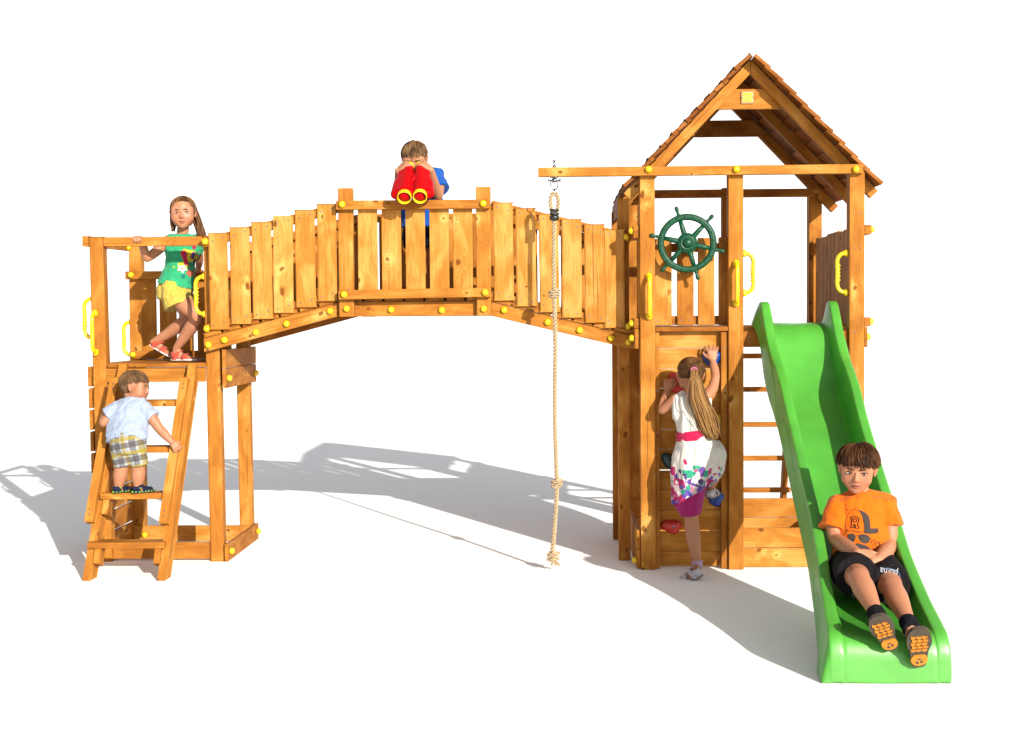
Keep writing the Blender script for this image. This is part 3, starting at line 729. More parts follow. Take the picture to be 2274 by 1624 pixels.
knot(P(1231, 652, YRp), 1.0); knot(P(1237, 1074, YRp), 1.0); knot(P(1228.5, 1236, YRp), 1.15)
for dx in (-.012, .004, .016): strand_tube(mb, catmull([P(1228, 1243, YRp), P(1231, 1250, YRp)+V(dx, 0, 0), P(1233, 1256, YRp)+V(dx*1.6, .0, 0)], 6), .007)
obj('rope', mb, [rop, mat('rope_groove_shade', (.035, .018, .008), 1.0, 0.0)], RP)  # inner tube: dark colour stands in for shade in the grooves between strands
for v, hgt in ((467.5, .008), (475.5, .008), (484.5, .016)):
    c = P(1231, v, YRp); mb = MB(); r_ = .0285
    mb.lathe(c, (0, 0, 1), [(r_*.6, -hgt), (r_, -hgt*.6), (r_, hgt*.5), (r_*.85, hgt*.9), (r_*.6, hgt)], 20); obj('rope_ring', mb, [BLACKP], RP)
mb = MB(); rz = rc.z
tb = P(1230.5, 357, YRp)
mb.tube([V(rc.x, YRp, zb1-.002), V(rc.x, YRp, tb.z)], .0055, 10); mb.ball(V(rc.x, YRp, tb.z), .008)
mb.lathe(V(rc.x, YRp, zb1), (0, 0, 1), [(.011, 0), (.011, .010)], 6)
mb.lathe(V(rc.x, YRp, zb0), (0, 0, -1), [(.024, .0005), (.024, .004), (.006, .005)], 16)
mb.tube([V(rc.x, YRp, zb0), V(rc.x, YRp, zb0-.03)], .006, 10)
zc_ = P(1230.5, 401, YRp).z; mb.tube([V(rc.x-.014, YRp, zc_), V(rc.x+.014, YRp, zc_)], .0125, 14)
mb.tube([V(rc.x-.032, YRp, zc_), V(rc.x+.032, YRp, zc_)], .0045, 8); mb.ball(V(rc.x-.033, YRp, zc_), .007); mb.ball(V(rc.x+.033, YRp, zc_), .0085)
mb.tube(catmull([V(rc.x-.020, YRp, zc_), V(rc.x-.021, YRp, zc_-.03), V(rc.x-.013, YRp, zc_-.048), V(rc.x, YRp, zc_-.054), V(rc.x+.013, YRp, zc_-.048), V(rc.x+.021, YRp, zc_-.03), V(rc.x+.020, YRp, zc_)], 6), .0036, 8)
mb.tube([V(rc.x, YRp, zc_-.05), V(rc.x, YRp, P(1231, 434, YRp).z)], .005, 8)
obj('swivel_hook', mb, [STEEL], RP)

# ================================================================== toy binoculars on the bridge handrail
ey = V(0, .34, 0); e0 = P(920.5, 370, .32); l0 = P(915.4, 434.5, .03)
BN = thing('toy_binoculars', (e0+l0)/2, 'big red toy binoculars with yellow rims held over the bridge handrail', 'binoculars')
ax = (l0-e0); blen = ax.length; ax.normalize(); sx = V(1, 0, 0); sx = (sx-ax*sx.dot(ax)).normalized(); su = sx.cross(ax); su = su if su.z > 0 else -su
def BP(x, s, h=0): return e0+sx*x+ax*(s*blen)+su*h
def hullmesh(bm, spheres, seg=3, mi=0):
    t = bmesh.new()
    for c, r_ in spheres:
        M = Matrix.Translation(Vector(c)) @ Matrix.Diagonal((*(r_ if isinstance(r_, (tuple, list)) else (r_, r_, r_)), 1))
        bmesh.ops.create_icosphere(t, subdivisions=seg, radius=1, matrix=M)
    res = bmesh.ops.convex_hull(t, input=t.verts)
    bmesh.ops.delete(t, geom=[v for v in t.verts if not v.link_faces], context='VERTS')
    bmesh.ops.recalc_face_normals(t, faces=t.faces)
    vm = {v: bm.verts.new(v.co) for v in t.verts}
    for f in t.faces:
        nf = bm.faces.new([vm[v] for v in f.verts]); nf.material_index = mi; nf.smooth = True
    t.free()
def remeshed(name, bm, mats, parent, vox, smooth=4, fac=.5, origin=None):
    me = bpy.data.meshes.new(name); bm.to_mesh(me); bm.free(); o = bpy.data.objects.new(name, me); COL.objects.link(o)
    m_ = o.modifiers.new('r', 'REMESH'); m_.mode = 'VOXEL'; m_.voxel_size = vox; m_.use_smooth_shade = True
    if smooth: s_ = o.modifiers.new('s', 'SMOOTH'); s_.factor = fac; s_.iterations = smooth
    dg = bpy.context.evaluated_depsgraph_get(); me2 = bpy.data.meshes.new_from_object(o.evaluated_get(dg))
    bpy.data.objects.remove(o); bpy.data.meshes.remove(me); b2 = bmesh.new(); b2.from_mesh(me2); bpy.data.meshes.remove(me2)
    return b2
bm = bmesh.new()
for sg in (-1, 1):
    hullmesh(bm, [(BP(sg*.033, .03), .027), (BP(sg*.036, .30), .032)])
    hullmesh(bm, [(BP(sg*.036, .22), .034), (BP(sg*.046, .93), .047)])
    hullmesh(bm, [(BP(sg*.036, .20), .030), (BP(sg*.076, .23, -.004), .023), (BP(sg*.088, .58, -.006), .025), (BP(sg*.04, .58), .040)])
    hullmesh(bm, [(BP(sg*.04, .53), .040), (BP(sg*.095, .56, -.008), .027), (BP(sg*.103, .90, -.010), .028), (BP(sg*.046, .92), .046)])
hullmesh(bm, [(BP(-.02, .40), .022), (BP(.02, .40), .022), (BP(-.02, .90), .026), (BP(.02, .90), .026)])
hullmesh(bm, [(BP(0, .50, .028), .011), (BP(0, .60, .030), .011)])
hullmesh(bm, [(BP(0, .72, -.03), .016), (BP(0, .72, -.03)-V(0, 0, .02), .018)])
b2 = remeshed('body', bm, None, None, .0035, 5)
for f in b2.faces: f.smooth = True
bn_body = obj('body', b2, [REDP], BN)
for sg in (-1, 1):
    c = BP(sg*.046, .93); mb = MB().lathe(c, ax, [(.042, .0), (.0425, .050), (.0405, .0535), (.0375, .051), (.036, .042), (.035, .02)], 32)
    obj('lens_rim', mb, [YELLOW], BN)
    obj('lens', MB().lathe(c+ax*.022, ax, [(.0365, 0), (.0365, .012), (.03, .015), (.01, .0165)], 28), [DRED], BN)
    c = BP(sg*.034, .035); mb = MB().lathe(c, -ax, [(.0285, 0), (.0295, .022), (.0270, .028), (.022, .028), (.020, .016)], 24)
    obj('eyepiece', mb, [YELLOW], BN)
zc0 = P(915, 444, YB-.068).z
mb = MB().lathe(BP(0, .72, -.03), V(0, 0, -1), [(.018, 0), (.016, .02), (.022, .028)], 14); obj('pivot', mb, [REDP], BN)

# ================================================================== people: tools
import numpy as np
def fabric(name, base, var=.12, rough=.85, wrinkle=.35, wsc=14.0, weave=.15):
    m = mat(name, base, rough, .15); q = NT(m); o = q.obj()
    n1 = q.noise(o, 30, 4); q.l(q.mix(q.rng(n1, .3, .7), tuple(x*(1-var) for x in base), tuple(min(1, x*(1+var)) for x in base)), q.b.inputs['Base Color'])
    n2 = q.noise(q.scalev(o, (1, 1, .55)), wsc, 3, .5, 1.2); n3 = q.noise(o, 700, 2)
    q.bump(q.math('ADD', n2, q.math('MULTIPLY', n3, weave*.1)), wrinkle, .03)
    q.b.inputs['Sheen Weight'].default_value = .12 if max(base) > .05 else .0
    if max(base) < .05: q.b.inputs['Specular IOR Level'].default_value = .05
    return m
skin_m = mat('skin', (.35, .17, .10), .5, .35); q = NT(skin_m)
at_ = q.n('Attribute', attribute_name='skin').outputs['Color']; nn_ = q.noise(q.obj(), 60, 4)
q.l(q.mix(q.math('MULTIPLY', q.rng(nn_, .3, .7), .14), at_, (.36, .10, .06), 'MIX'), q.b.inputs['Base Color'])
q.b.inputs['Subsurface Weight'].default_value = .10; q.b.inputs['Subsurface Scale'].default_value = .008; q.b.inputs['Subsurface Radius'].default_value = (1, .35, .2)
q.bump(q.noise(q.obj(), 220, 3), .08, .003)
def hair_mat(name, a, b):
    m = mat(name, a, .55, .13); q = NT(m); t = q.n('Attribute', attribute_name='tint').outputs['Fac']
    q.l(q.mix(t, a, b), q.b.inputs['Base Color']); return m
EYE_W = mat('eye_white', (.26, .22, .20), .35); EYE_D = mat('eye_iris', (.02, .014, .008), .15)

def ring_pts(c, a, b, n=28):
    c, a, b = Vector(c), Vector(a), Vector(b)
    return [c+a*math.cos(2*math.pi*k/n)+b*math.sin(2*math.pi*k/n) for k in range(n)]
def loft(bm, rings):                                        # closed surface through a list of rings (center, half axis a, half axis b)
    rs = [[bm.verts.new(p) for p in ring_pts(*r)] for r in rings]; n = len(rs[0])
    fs = [bm.faces.new(rs[0][::-1]), bm.faces.new(rs[-1])]
    for i in range(len(rs)-1):
        for k in range(n): fs.append(bm.faces.new((rs[i][k], rs[i][(k+1) % n], rs[i+1][(k+1) % n], rs[i+1][k])))
    bmesh.ops.recalc_face_normals(bm, faces=fs)
def frustum(bm, p0, r0, p1, r1):
    p0, p1 = Vector(p0), Vector(p1); d = (p1-p0).normalized(); a = d.orthogonal().normalized(); b = d.cross(a)
    loft(bm, [(p0, a*r0, b*r0), (p0.lerp(p1, .5), a*(r0+r1)/2, b*(r0+r1)/2), (p1, a*r1, b*r1)])
def limb(bm, pts):                                          # chain of tapered capsules
    c4 = [Vector((*p, r_*4)) for p, r_ in pts]; fine = []
    for i in range(len(c4)-1):
        p0, p1, p2, p3 = c4[max(i-1, 0)], c4[i], c4[i+1], c4[min(i+2, len(c4)-1)]
        for k in range(5):
            t = k/5; a = p1.lerp(p2, t); b = 0.5*((2*p1)+(p2-p0)*t+(2*p0-5*p1+4*p2-p3)*t*t+(3*p1-p0-3*p2+p3)*t**3); q_ = a.lerp(b, .45)
            fine.append((Vector(q_[:3]), (b[3])/4))
    fine.append((Vector(c4[-1][:3]), c4[-1][3]/4))
    for i in range(len(fine)-1): hullmesh(bm, [fine[i], fine[i+1]], 3)
class Frame:
    def __init__(s, o, fwd_, up_=(0, 0, 1), k=1.0):
        s.o = Vector(o); f = Vector(fwd_).normalized(); u = Vector(up_); u = (u-f*u.dot(f)).normalized(); s.f, s.u = f, u; s.l = u.cross(f); s.k = k   # l = the person's own left
    def __call__(s, x, y, z): return s.o+(s.l*x+s.f*y+s.u*z)*s.k
    def mat(s): return Matrix((s.l, s.f, s.u)).transposed()
def ell(bm, F, c, r, seg=3):
    M = Matrix.Translation(F(*c)) @ F.mat().to_4x4() @ Matrix.Diagonal((r[0]*F.k, r[1]*F.k, r[2]*F.k, 1))
    bmesh.ops.create_icosphere(bm, subdivisions=seg, radius=1, matrix=M)
def hullF(bm, F, sph, seg=2): hullmesh(bm, [(F(*c), r*F.k) for c, r in sph], seg)
def head(bm, F, chub=0.0):
    ell(bm, F, (0, -.06, .15), (.355, .425, .36), 4)
    hullF(bm, F, [((.17, .20, .10), .16), ((-.17, .20, .10), .16), ((.16+chub*.3, .20, -.13), .155+chub), ((-.16-chub*.3, .20, -.13), .155+chub), ((0, .27, -.10), .13), ((.15, .05, -.25), .125+chub), ((-.15, .05, -.25), .125+chub), ((0, .245, -.355), .10), ((.05, .23, -.345), .095), ((-.05, .23, -.345), .095)], 3)
    hullF(bm, F, [((0, .385, .03), .028), ((0, .425, -.10), .042)]); hullF(bm, F, [((.045, .385, -.115), .032), ((-.045, .385, -.115), .032), ((0, .43, -.105), .036)])
    hullF(bm, F, [((.065, .345, -.225), .024), ((-.065, .345, -.225), .024), ((0, .375, -.215), .026)]); hullF(bm, F, [((.05, .345, -.262), .026), ((-.05, .345, -.262), .026), ((0, .368, -.265), .028)])
    for s in (1, -1):
        hullF(bm, F, [((s*.36, -.02, .06), .035), ((s*.385, -.06, .07), .035), ((s*.345, -.01, -.10), .030), ((s*.365, -.045, -.04), .03)])
        hullF(bm, F, [((s*.12, .335, .115), .045), ((s*.24, .27, .10), .045)])
def hand(bm, w, d, n, th, size=.115, curl=(.3, .4, .3), spread=.12, thumb_open=.7):
    """w wrist, d towards the fingers, n out of the BACK of the hand, th towards the thumb side"""
    w, d = Vector(w), Vector(d).normalized(); n = Vector(n); n = (n-d*n.dot(d)).normalized(); a = d.cross(n)
    if a.dot(Vector(th)) < 0: a = -a
    pl = size*.52
    hullmesh(bm, [(w, size*.15), (w+d*pl*.95+a*size*.19, size*.105), (w+d*pl*.95-a*size*.19, size*.095), (w+d*pl*.3+a*size*.16, size*.12), (w+d*pl*.3-a*size*.14, size*.11)], 2)
    for k, (off, ln) in enumerate(((.225, .44), (.075, .50), (-.075, .47), (-.215, .37))):
        p = w+d*pl*.92+a*size*off; dd = (d+a*spread*(1.5-k)/1.5).normalized(); nn = n.copy(); seg = [.46, .31, .23]; r_ = size*.076
        for j in range(3):
            ang = curl[j]; dd2 = dd*math.cos(ang)-nn*math.sin(ang); nn = nn*math.cos(ang)+dd*math.sin(ang); dd = dd2
            p2 = p+dd*ln*size*seg[j]; r2 = r_*(.93 if j < 2 else .88); hullmesh(bm, [(p, r_), (p2, r2)], 2); p, r_ = p2, r2
    p = w+d*pl*.25+a*size*.17; dd = (d*.75+a*thumb_open-n*.25).normalized()
    for ln, r1, r2 in ((.24, .10, .088), (.20, .088, .074)):
        p2 = p+dd*size*ln; hullmesh(bm, [(p, size*r1), (p2, size*r2)], 2); p = p2; dd = (dd+d*.45-n*.25).normalized()
def finish_body(name, bm, base, vox=.0030, smooth=4, dents=(), paint=(), origin=None):
    b2 = remeshed(name, bm, None, None, vox, smooth)
    me = bpy.data.meshes.new(name); b2.to_mesh(me); b2.free(); n = len(me.vertices)
    co = np.empty(n*3, np.float32); me.vertices.foreach_get('co', co); co = co.reshape(-1, 3)
    for c, r_, vec in dents: co += np.array(vec, np.float32)*np.exp(-((co-np.array(c))**2).sum(1)/r_**2)[:, None]
    col = np.ones((n, 4), np.float32); col[:, :3] = base
    for c, r_, rgb, am in paint:
        rr = np.array(r_ if isinstance(r_, (list, tuple)) else (r_, r_, r_)); wgt = am*np.exp(-((((co-np.array(c))/rr)**2).sum(1)))[:, None]
        col[:, :3] = col[:, :3]*(1-wgt)+np.array(rgb)*wgt
    off = np.array(origin, np.float32); me.vertices.foreach_set('co', (co-off).ravel()); me.update()
    a = me.attributes.new('skin', 'FLOAT_COLOR', 'POINT'); a.data.foreach_set('color', col.ravel())
    for p in me.polygons: p.use_smooth = True
    me.materials.append(skin_m); o = bpy.data.objects.new(name, me); COL.objects.link(o); o.location = origin; return o
def finish_cloth(name, bm, m, parent, vox=.004, smooth=5, folds=None):
    b2 = remeshed(name, bm, None, None, vox, smooth)
    if folds:
        b2.normal_update()
        for amp, (fx, fy, fz), seed in folds:
            mv = [(v, v.normal*amp*mnoise.noise(V(v.co.x*fx+seed, v.co.y*fy, v.co.z*fz))) for v in b2.verts]
            for v, d in mv: v.co += d
    for f in b2.faces: f.smooth = True
    bv = BVHTree.FromBMesh(b2); o = obj(name, b2, m if isinstance(m, (list, tuple)) else [m], parent); return o, bv
def face_bits(F, parent, look=(0, 1, 0), iris=EYE_D, brow_m=None, lid=1.0):
    M3 = F.mat(); mouth(F, parent)
    for s in (1, -1):
        tilt = Matrix.Rotation(-s*.42, 3, F.u)
        mb = MB(); mb.ball(F(s*.150, .352, .022), F.k, 0, 16, (.066, .026, .026), tilt @ M3); e = obj('eye', mb, [EYE_W], parent)
        mb = MB(); mb.ball(F(s*.148+look[0]*.028, .364, .023+look[2]*.012), F.k, 0, 14, (.029, .020, .0275), tilt @ M3); obj('iris', mb, [iris], e)
        mb = MB(); pts = [F(s*x, y, z) for x, y, z in ((.055, .384, .098), (.11, .386, .118), (.18, .356, .122), (.245, .300, .100))]
        mb.tube(catmull(pts, 4), [.012*F.k]*4+[.014*F.k]*5+[.006*F.k]*4, 6); obj('eyebrow', mb, [brow_m], parent)
        mb = MB(); pts = [F(s*x, y, z) for x, y, z in ((.082, .362, .030), (.12, .378, .049), (.17, .366, .051), (.222, .330, .030))]
        mb.tube(catmull(pts, 4), .0085*F.k, 6); obj('eyelashes', mb, [brow_m], parent)
def mouth(F, parent):
    mb = MB(); mb.tube(catmull([F(x, y, z) for x, y, z in ((-.098, .345, -.238), (-.05, .378, -.243), (0, .392, -.240), (.05, .378, -.243), (.098, .345, -.238))], 5), .0085*F.k, 6); obj('mouth', mb, [LIPS], parent)
LIPS = mat('lip_line', (.11, .022, .018), .5)
def face_dents(F):
    return [(F(s*.15, .36, .025), .075*F.k, -F.f*.022*F.k) for s in (1, -1)]+[(F(0, .39, -.244), .030*F.k, -F.f*.010*F.k), (F(0, .33, -.31), .05*F.k, -F.f*.012*F.k)]
def face_paint(F, lip=(.30, .065, .055), blush=(.40, .115, .07)):
    k = F.k
    return [(F(s*.20, .28, -.12), .10*k, blush, .55) for s in (1, -1)]+[(F(0, .44, -.10), .06*k, blush, .45)]+[(F(s*.04, .38, -.244), .040*k, lip, .75) for s in (1, -1)]+[(F(s*.37, -.04, 0), .08*k, blush, .6) for s in (1, -1)]+[(F(0, .39, -.244), (.10*k, .1*k, .010*k), (.12, .03, .03), .7)]+[(F(s*.15, .34, .0), .05*k, (.25, .09, .06), .35) for s in (1, -1)]
# hair combed along meridians of the skull
def skull(F, d, off): return F.o+(F.l*(d.x*(.355+off))+F.f*(-.06+0)+F.f*(d.y*(.425+off))+F.u*(.15+d.z*(.36+off)))*F.k
def hair_short(name, F, parent, m, whorl, limit, n, length, off=(.012, .05), thick=.012, jit=.12, seed=1, drop=.0, seg=6):
    rnd = random.Random(seed); wv = Vector(whorl).normalized(); a = wv.orthogonal().normalized(); b = wv.cross(a); mb = MB(); cnt = 0
    while cnt < n:
        th = math.acos(1-rnd.random()*1.75); ph = rnd.random()*2*math.pi
        d0 = wv*math.cos(th)+(a*math.cos(ph)+b*math.sin(ph))*math.sin(th)
        if not limit(d0, 0): continue
        cnt += 1; ln = length*rnd.uniform(.7, 1.15); pts = []; ph2 = ph+rnd.gauss(0, jit); jend = rnd.gauss(0, .06); o0 = off[0]+rnd.random()*.012; o1 = off[1]*rnd.uniform(.6, 1.15)
        for j in range(seg+1):
            t = j/seg; tt = th+ln*t; pp = ph+(ph2-ph)*t
            d = wv*math.cos(tt)+(a*math.cos(pp)+b*math.sin(pp))*math.sin(tt)
            if j > 1 and not limit(d+V(0, 0, jend), 1): 
                break
            pts.append(skull(F, d, o0+(o1-o0)*math.sin(t*math.pi*.62)))
        if len(pts) < 3: continue
        k = len(pts); mb.tube(pts, [thick*F.k*(.75+.25*math.sin(math.pi*min(1, i/(k-1)+.2))) if i < k-1 else thick*F.k*.25 for i in range(k)], 5, cap=False, tint=min(1, max(0, .40+.75*mnoise.noise(V(d0.x*3.1+seed, d0.y*3.1, d0.z*3.1))+rnd.gauss(0, .10))))
    # scalp under the strands
    bm = bmesh.new(); bmesh.ops.create_icosphere(bm, subdivisions=5, radius=1)
    dead = [v for v in bm.verts if not limit(v.co.normalized(), 0)]; bmesh.ops.delete(bm, geom=dead, context='VERTS')
    for v in bm.verts: v.co = skull(F, v.co.normalized(), .014)
    vm = {v: mb.bm.verts.new(v.co) for v in bm.verts}
    for f in bm.faces: nf = mb.bm.faces.new([vm[v] for v in f.verts]); nf[mb.tint] = .12; nf.smooth = True
    bm.free(); return obj(name, mb, [m], parent)
def decal(name, polys, bv, m, parent, off=.0016, cut=3.0):
    """flat printed shapes: outlines given in picture units, laid onto the cloth"""
    out_ = bmesh.new()
    for poly in polys:
        if isinstance(poly, bmesh.types.BMesh): t = poly
        else:
            t = bmesh.new(); t.faces.new([t.verts.new((x, y, 0)) for x, y in poly])
        bmesh.ops.triangulate(t, faces=t.faces)
        for _ in range(5):
            es = [e for e in t.edges if e.calc_length() > cut]
            if not es: break
            bmesh.ops.subdivide_edges(t, edges=es, cuts=1); bmesh.ops.triangulate(t, faces=t.faces)
        vm = {}
        for v in t.verts:
            d = ray(v.co.x, v.co.y).normalized(); h = bv.ray_cast(CAM, d)
            if h[0] is not None: vm[v] = out_.verts.new(h[0]-d*off)
        for f in t.faces:
            if all(v in vm for v in f.verts):
                p = [vm[v].co for v in f.verts]
                if max((p[i]-p[i-1]).length for i in range(3)) < .05: out_.faces.new([vm[v] for v in f.verts])
        t.free()
    return obj(name, out_, [m], parent, smooth=True)
def oval(u, v, a, b, rot=0, n=18, wob=0, petals=5):
    c_, s_ = math.cos(rot), math.sin(rot); pts = []
    for k in range(n):
        t = 2*math.pi*k/n; r_ = 1+wob*math.cos(petals*t); x, y = a*r_*math.cos(t), b*r_*math.sin(t); pts.append((u+x*c_-y*s_, v+x*s_+y*c_))
    return pts
def uvtext(s, size, u, v, rot=0, sx=1.0):
    t = text_mesh(s, size, 0.0); c_, s_ = math.cos(rot), math.sin(rot)
    for w_ in t.verts:
        x, y = w_.co.x*sx, -w_.co.y; w_.co = V(u+x*c_-y*s_, v+x*s_+y*c_, 0)
    return t
def line_poly(pts, wd):
    pts = [Vector((a, b, 0)) for a, b in pts]; l, r_ = [], []
    for i, p in enumerate(pts):
        d = (pts[min(i+1, len(pts)-1)]-pts[max(i-1, 0)]).normalized(); nn = V(-d.y, d.x, 0)*wd/2; l.append(p+nn); r_.append(p-nn)
    return [[(l[i].x, l[i].y), (l[i+1].x, l[i+1].y), (r_[i+1].x, r_[i+1].y), (r_[i].x, r_[i].y)] for i in range(len(pts)-1)]
def sole_shape(F, n=36):                                    # foot outline: x across, y heel 0 .. toe 1 (unit = foot length)
    pts = []
    for k in range(n):
        t = 2*math.pi*k/n; y = .5-.5*math.cos(t); wdt = .155+.055*math.sin(max(0, y-.25)*math.pi*.9)-.03*math.exp(-((y-.4)/.15)**2)
        wdt *= math.sin(math.acos(max(-1, min(1, 1-2*y))))**.55 if 0 < y < 1 else 0
        pts.append((wdt if t < math.pi else -wdt, y))
    return pts
def sole(mb, F, th, mi=0, grow=1.0, z0=0.0, tint=.5):
    pr = sole_shape(F); a = [mb.bm.verts.new(F(x*grow, y if grow == 1 else .5+(y-.5)*(1+(grow-1)*.4), z0)) for x, y in pr]; b = [mb.bm.verts.new(F(x*grow*.97, y if grow == 1 else .5+(y-.5)*(1+(grow-1)*.4), z0+th)) for x, y in pr]; n = len(pr); fs = []
    fs.append(mb.bm.faces.new(a)); fs.append(mb.bm.faces.new(b[::-1]))
    for i in range(n): fs.append(mb.bm.faces.new((a[i], b[i], b[(i+1) % n], a[(i+1) % n])))
    for f in fs: f.material_index = mi; f[mb.tint] = tint
def bare_foot(bm, F, ankle, r_a):                           # F: origin at the heel on the sole, y to the toes, k = foot length
    hullmesh(bm, [(ankle, r_a), (F(0, .14, .16), .13*F.k)], 2)
    hullmesh(bm, [(F(0, .15, .14), .125*F.k), (F(0.01, .45, .15), .11*F.k), (F(.05, .70, .085), .075*F.k), (F(-.06, .68, .08), .07*F.k)], 2)
    hullmesh(bm, [(ankle, r_a), (F(0, .36, .20), .10*F.k)], 2)
    for i, (x, y, r_) in enumerate(((.085, .93, .062), (.025, .94, .046), (-.03, .91, .043), (-.08, .87, .040), (-.12, .82, .037))):
        hullmesh(bm, [(F(x*.8, .68, .08), .055*F.k), (F(x, y, .06), r_*F.k)], 2)
def strap(mb, F, ys, zs, wd, half, z_top, lean=0.0, th=.02):  # band over the foot from side to side
    ctrl = [F(-half, ys, .03), F(-half*1.02, ys+lean*.3, z_top*.5), F(-half*.62, ys+lean*.7, z_top*.92), F(0, ys+lean, z_top), F(half*.62, ys+lean*.7, z_top*.92), F(half*1.02, ys+lean*.3, z_top*.5), F(half, ys, .03)]
    pts = catmull(ctrl, 4); rows = []
    for i, p in enumerate(pts):
        t = (pts[min(i+1, len(pts)-1)]-pts[max(i-1, 0)]).normalized(); o_ = t.cross(F.f).normalized()
        if o_.dot(p-F(0, ys, .0)) < 0: o_ = -o_
        w_ = F.f*wd*F.k/2; h_ = o_*th*F.k; rows.append([mb.bm.verts.new(q_) for q_ in (p-w_, p+w_, p+w_+h_, p-w_+h_)])
    for i in range(len(rows)-1):
        for k in range(4): mb.bm.faces.new((rows[i][k], rows[i][(k+1) % 4], rows[i+1][(k+1) % 4], rows[i+1][k])).smooth = True

# ================================================================== girl in the green top on the low deck
def sandal(parent, F, ms, straps=((.24, .30, .12, .155), (.58, .22, .13, .21))):
    mb = MB(); sole(mb, F, .055, 0, 1.14, 0); sole(mb, F, .02, 1, 1.10, .055); sh = obj('sandal', mb, [ms[0], ms[1]], parent)
    mb = MB()
    strap(mb, F, .56, 0, .20, .175, .235); strap(mb, F, .80, 0, .07, .16, .15) if len(ms) > 3 else None
    strap(mb, F, .16, 0, .16, .145, .36, .22)
    rows = []                                                # heel cup
    for k in range(13):
        t = math.pi*(k/12); p = V(math.cos(t)*.14, .17-math.sin(t)*.17, 0)
        rows.append([mb.bm.verts.new(F(p.x*s_, .17+(p.y-.17)*s_, z)) for s_, z in ((1, .05), (1, .30), (1.1, .30), (1.1, .05))])
    for i in range(12):
        for k in range(4): mb.bm.faces.new((rows[i][k], rows[i][(k+1) % 4], rows[i+1][(k+1) % 4], rows[i+1][k])).smooth = True
    obj('strap', mb, [ms[2]], sh); return sh
HB = hair_mat('light_brown_hair', (.035, .014, .006), (.24, .120, .048))
def lim_girl(d, e):                                          # hairline of the girls
    if d.y > .0: return d.z > (.56 if not e else .46)-.10*abs(d.x) or (abs(d.x) > .80-.10*e and d.z > -.55)
    return d.z > -.62
Yg = .60
hc = P(406.5, 474.5, Yg-.03); kh = .212
HF = Frame(hc, (.16, -1, -.06), (-.03, 0, 1), kh)
G0 = Vector((P(389, 640, Yg).x, Yg, zdS))
sk = np.array((.35, .155, .080))
bm = bmesh.new(); head(bm, HF, .012)
nb = P(404.5, 527, Yg+.01); ch = P(403, 560, Yg); wa = P(395, 606, Yg); pe = P(390, 640, Yg)
shR, shL = P(373, 534, Yg-.05), P(437, 535, Yg+.06)
hullmesh(bm, [(HF(0, -.10, -.22), .036), (nb, .038)], 2)
hullmesh(bm, [(shR, .024), (shL, .024), (nb, .034), (P(390, 565, Yg-.0), .040), (P(420, 565, Yg+.0), .040)], 2)
hullmesh(bm, [(P(392, 562, Yg), .04), (P(416, 562, Yg), .04), (P(382, 640, Yg-.03), .05), (P(400, 640, Yg+.03), .05)], 2)
elR = P(327, 573, .47); wrR = P(312, 531, .372); limb(bm, [(shR, .034), (P(350, 556, .53), .033), (elR, .027), (P(319, 552, .43), .027), (wrR, .018)])
hand(bm, wrR, (-.05, -.9, .12), (0, .12, 1), (1, 0, 0), .100, (.35, 1.15, .5), .14, .8)
elL = P(443, 577, .80); wrL = P(440, 600, .93); limb(bm, [(shL, .032), (elL, .026), (wrL, .018)])
hand(bm, wrL, (-.05, 1, -.15), (0, .3, 1), (-1, 0, 0), .098, (.2, .5, .4), .1)
# near leg, then far leg
hipR, hipL = P(384, 652, Yg-.05), P(400, 650, Yg+.05)
knR = P(438, 704, .50); anR = P(392, 773, .55); limb(bm, [(hipR, .054), (P(412, 678, .52), .056), (knR, .043), (P(428, 722, .51), .044), (P(414, 742, .53), .038), (anR, .023)])
FRr = Frame((P(381, 790, .56).x, .56, zdS+.008), (1, -.12, 0), (0, 0, 1), .172); bare_foot(bm, FRr, anR, .022)
knL = P(420, 706, .66); anL = P(341, 760, .70); limb(bm, [(hipL, .054), (P(408, 680, .66), .055), (knL, .042), (P(400, 722, .67), .043), (P(374, 741, .69), .036), (anL, .023)])
FLr = Frame(P(333, 768, .70), (.88, -.05, -.48), (.45, 0, .88), .168); bare_foot(bm, FLr, anL, .022)
gp = face_paint(HF)
girl = finish_body('person', bm, sk, .0030, 3, face_dents(HF), gp+[(knR, .05, (.38, .14, .09), .5), (knL, .05, (.38, .14, .09), .5)], G0)
tag(girl, 'girl in green printed top and yellow shorts holding the rail of the low tower', 'person')
face_bits(HF, girl, (.1, 1, 0), EYE_D, hair_mat('brow_brown', (.06, .03, .015), (.10, .05, .02)))
hair_short('hair', HF, girl, HB, (.05, .10, 1), lim_girl, 900, 1.9, (.012, .035), .009, .10, 3, seg=8)
mb = MB(); rnd = random.Random(4)                            # long strands falling behind the neck and over one shoulder
for k in range(260):
    s = 1 if k % 2 else -1; a = rnd.uniform(.15, 1.72)
    st_ = HF(s*.37*math.sin(a), -.06-.40*math.cos(a)*.9, rnd.uniform(.02, .28)); en = HF(s*(.30+.08*rnd.random()) if s < 0 else .40+.24*rnd.random(), -.30+.32*rnd.random() if s > 0 else -.30+.30*max(0, a-.6), -.62-.35*rnd.random() if s > 0 else -.42-.12*rnd.random())
    mid_ = st_.lerp(en, .5)+HF.l*s*.02*kh-HF.f*.02*kh
    mb.tube(catmull([st_, mid_, en], 4), [.012*kh]*7+[.008*kh, .004*kh], 5, cap=False, tint=min(1, max(0, rnd.gauss(.35, .25))))
obj('hair', mb, [HB], girl)
GREEN_T = fabric('green_jersey', (.020, .255, .115), .10, .85, .45, 16)
bm = bmesh.new(); ri_ = V(.86, -.5, 0).normalized(); fo = V(.5, -.86, 0)  # across / out of the chest
ax_ = V(.90, .30, 0).normalized(); ay_ = V(.30, -.90, 0).normalized()
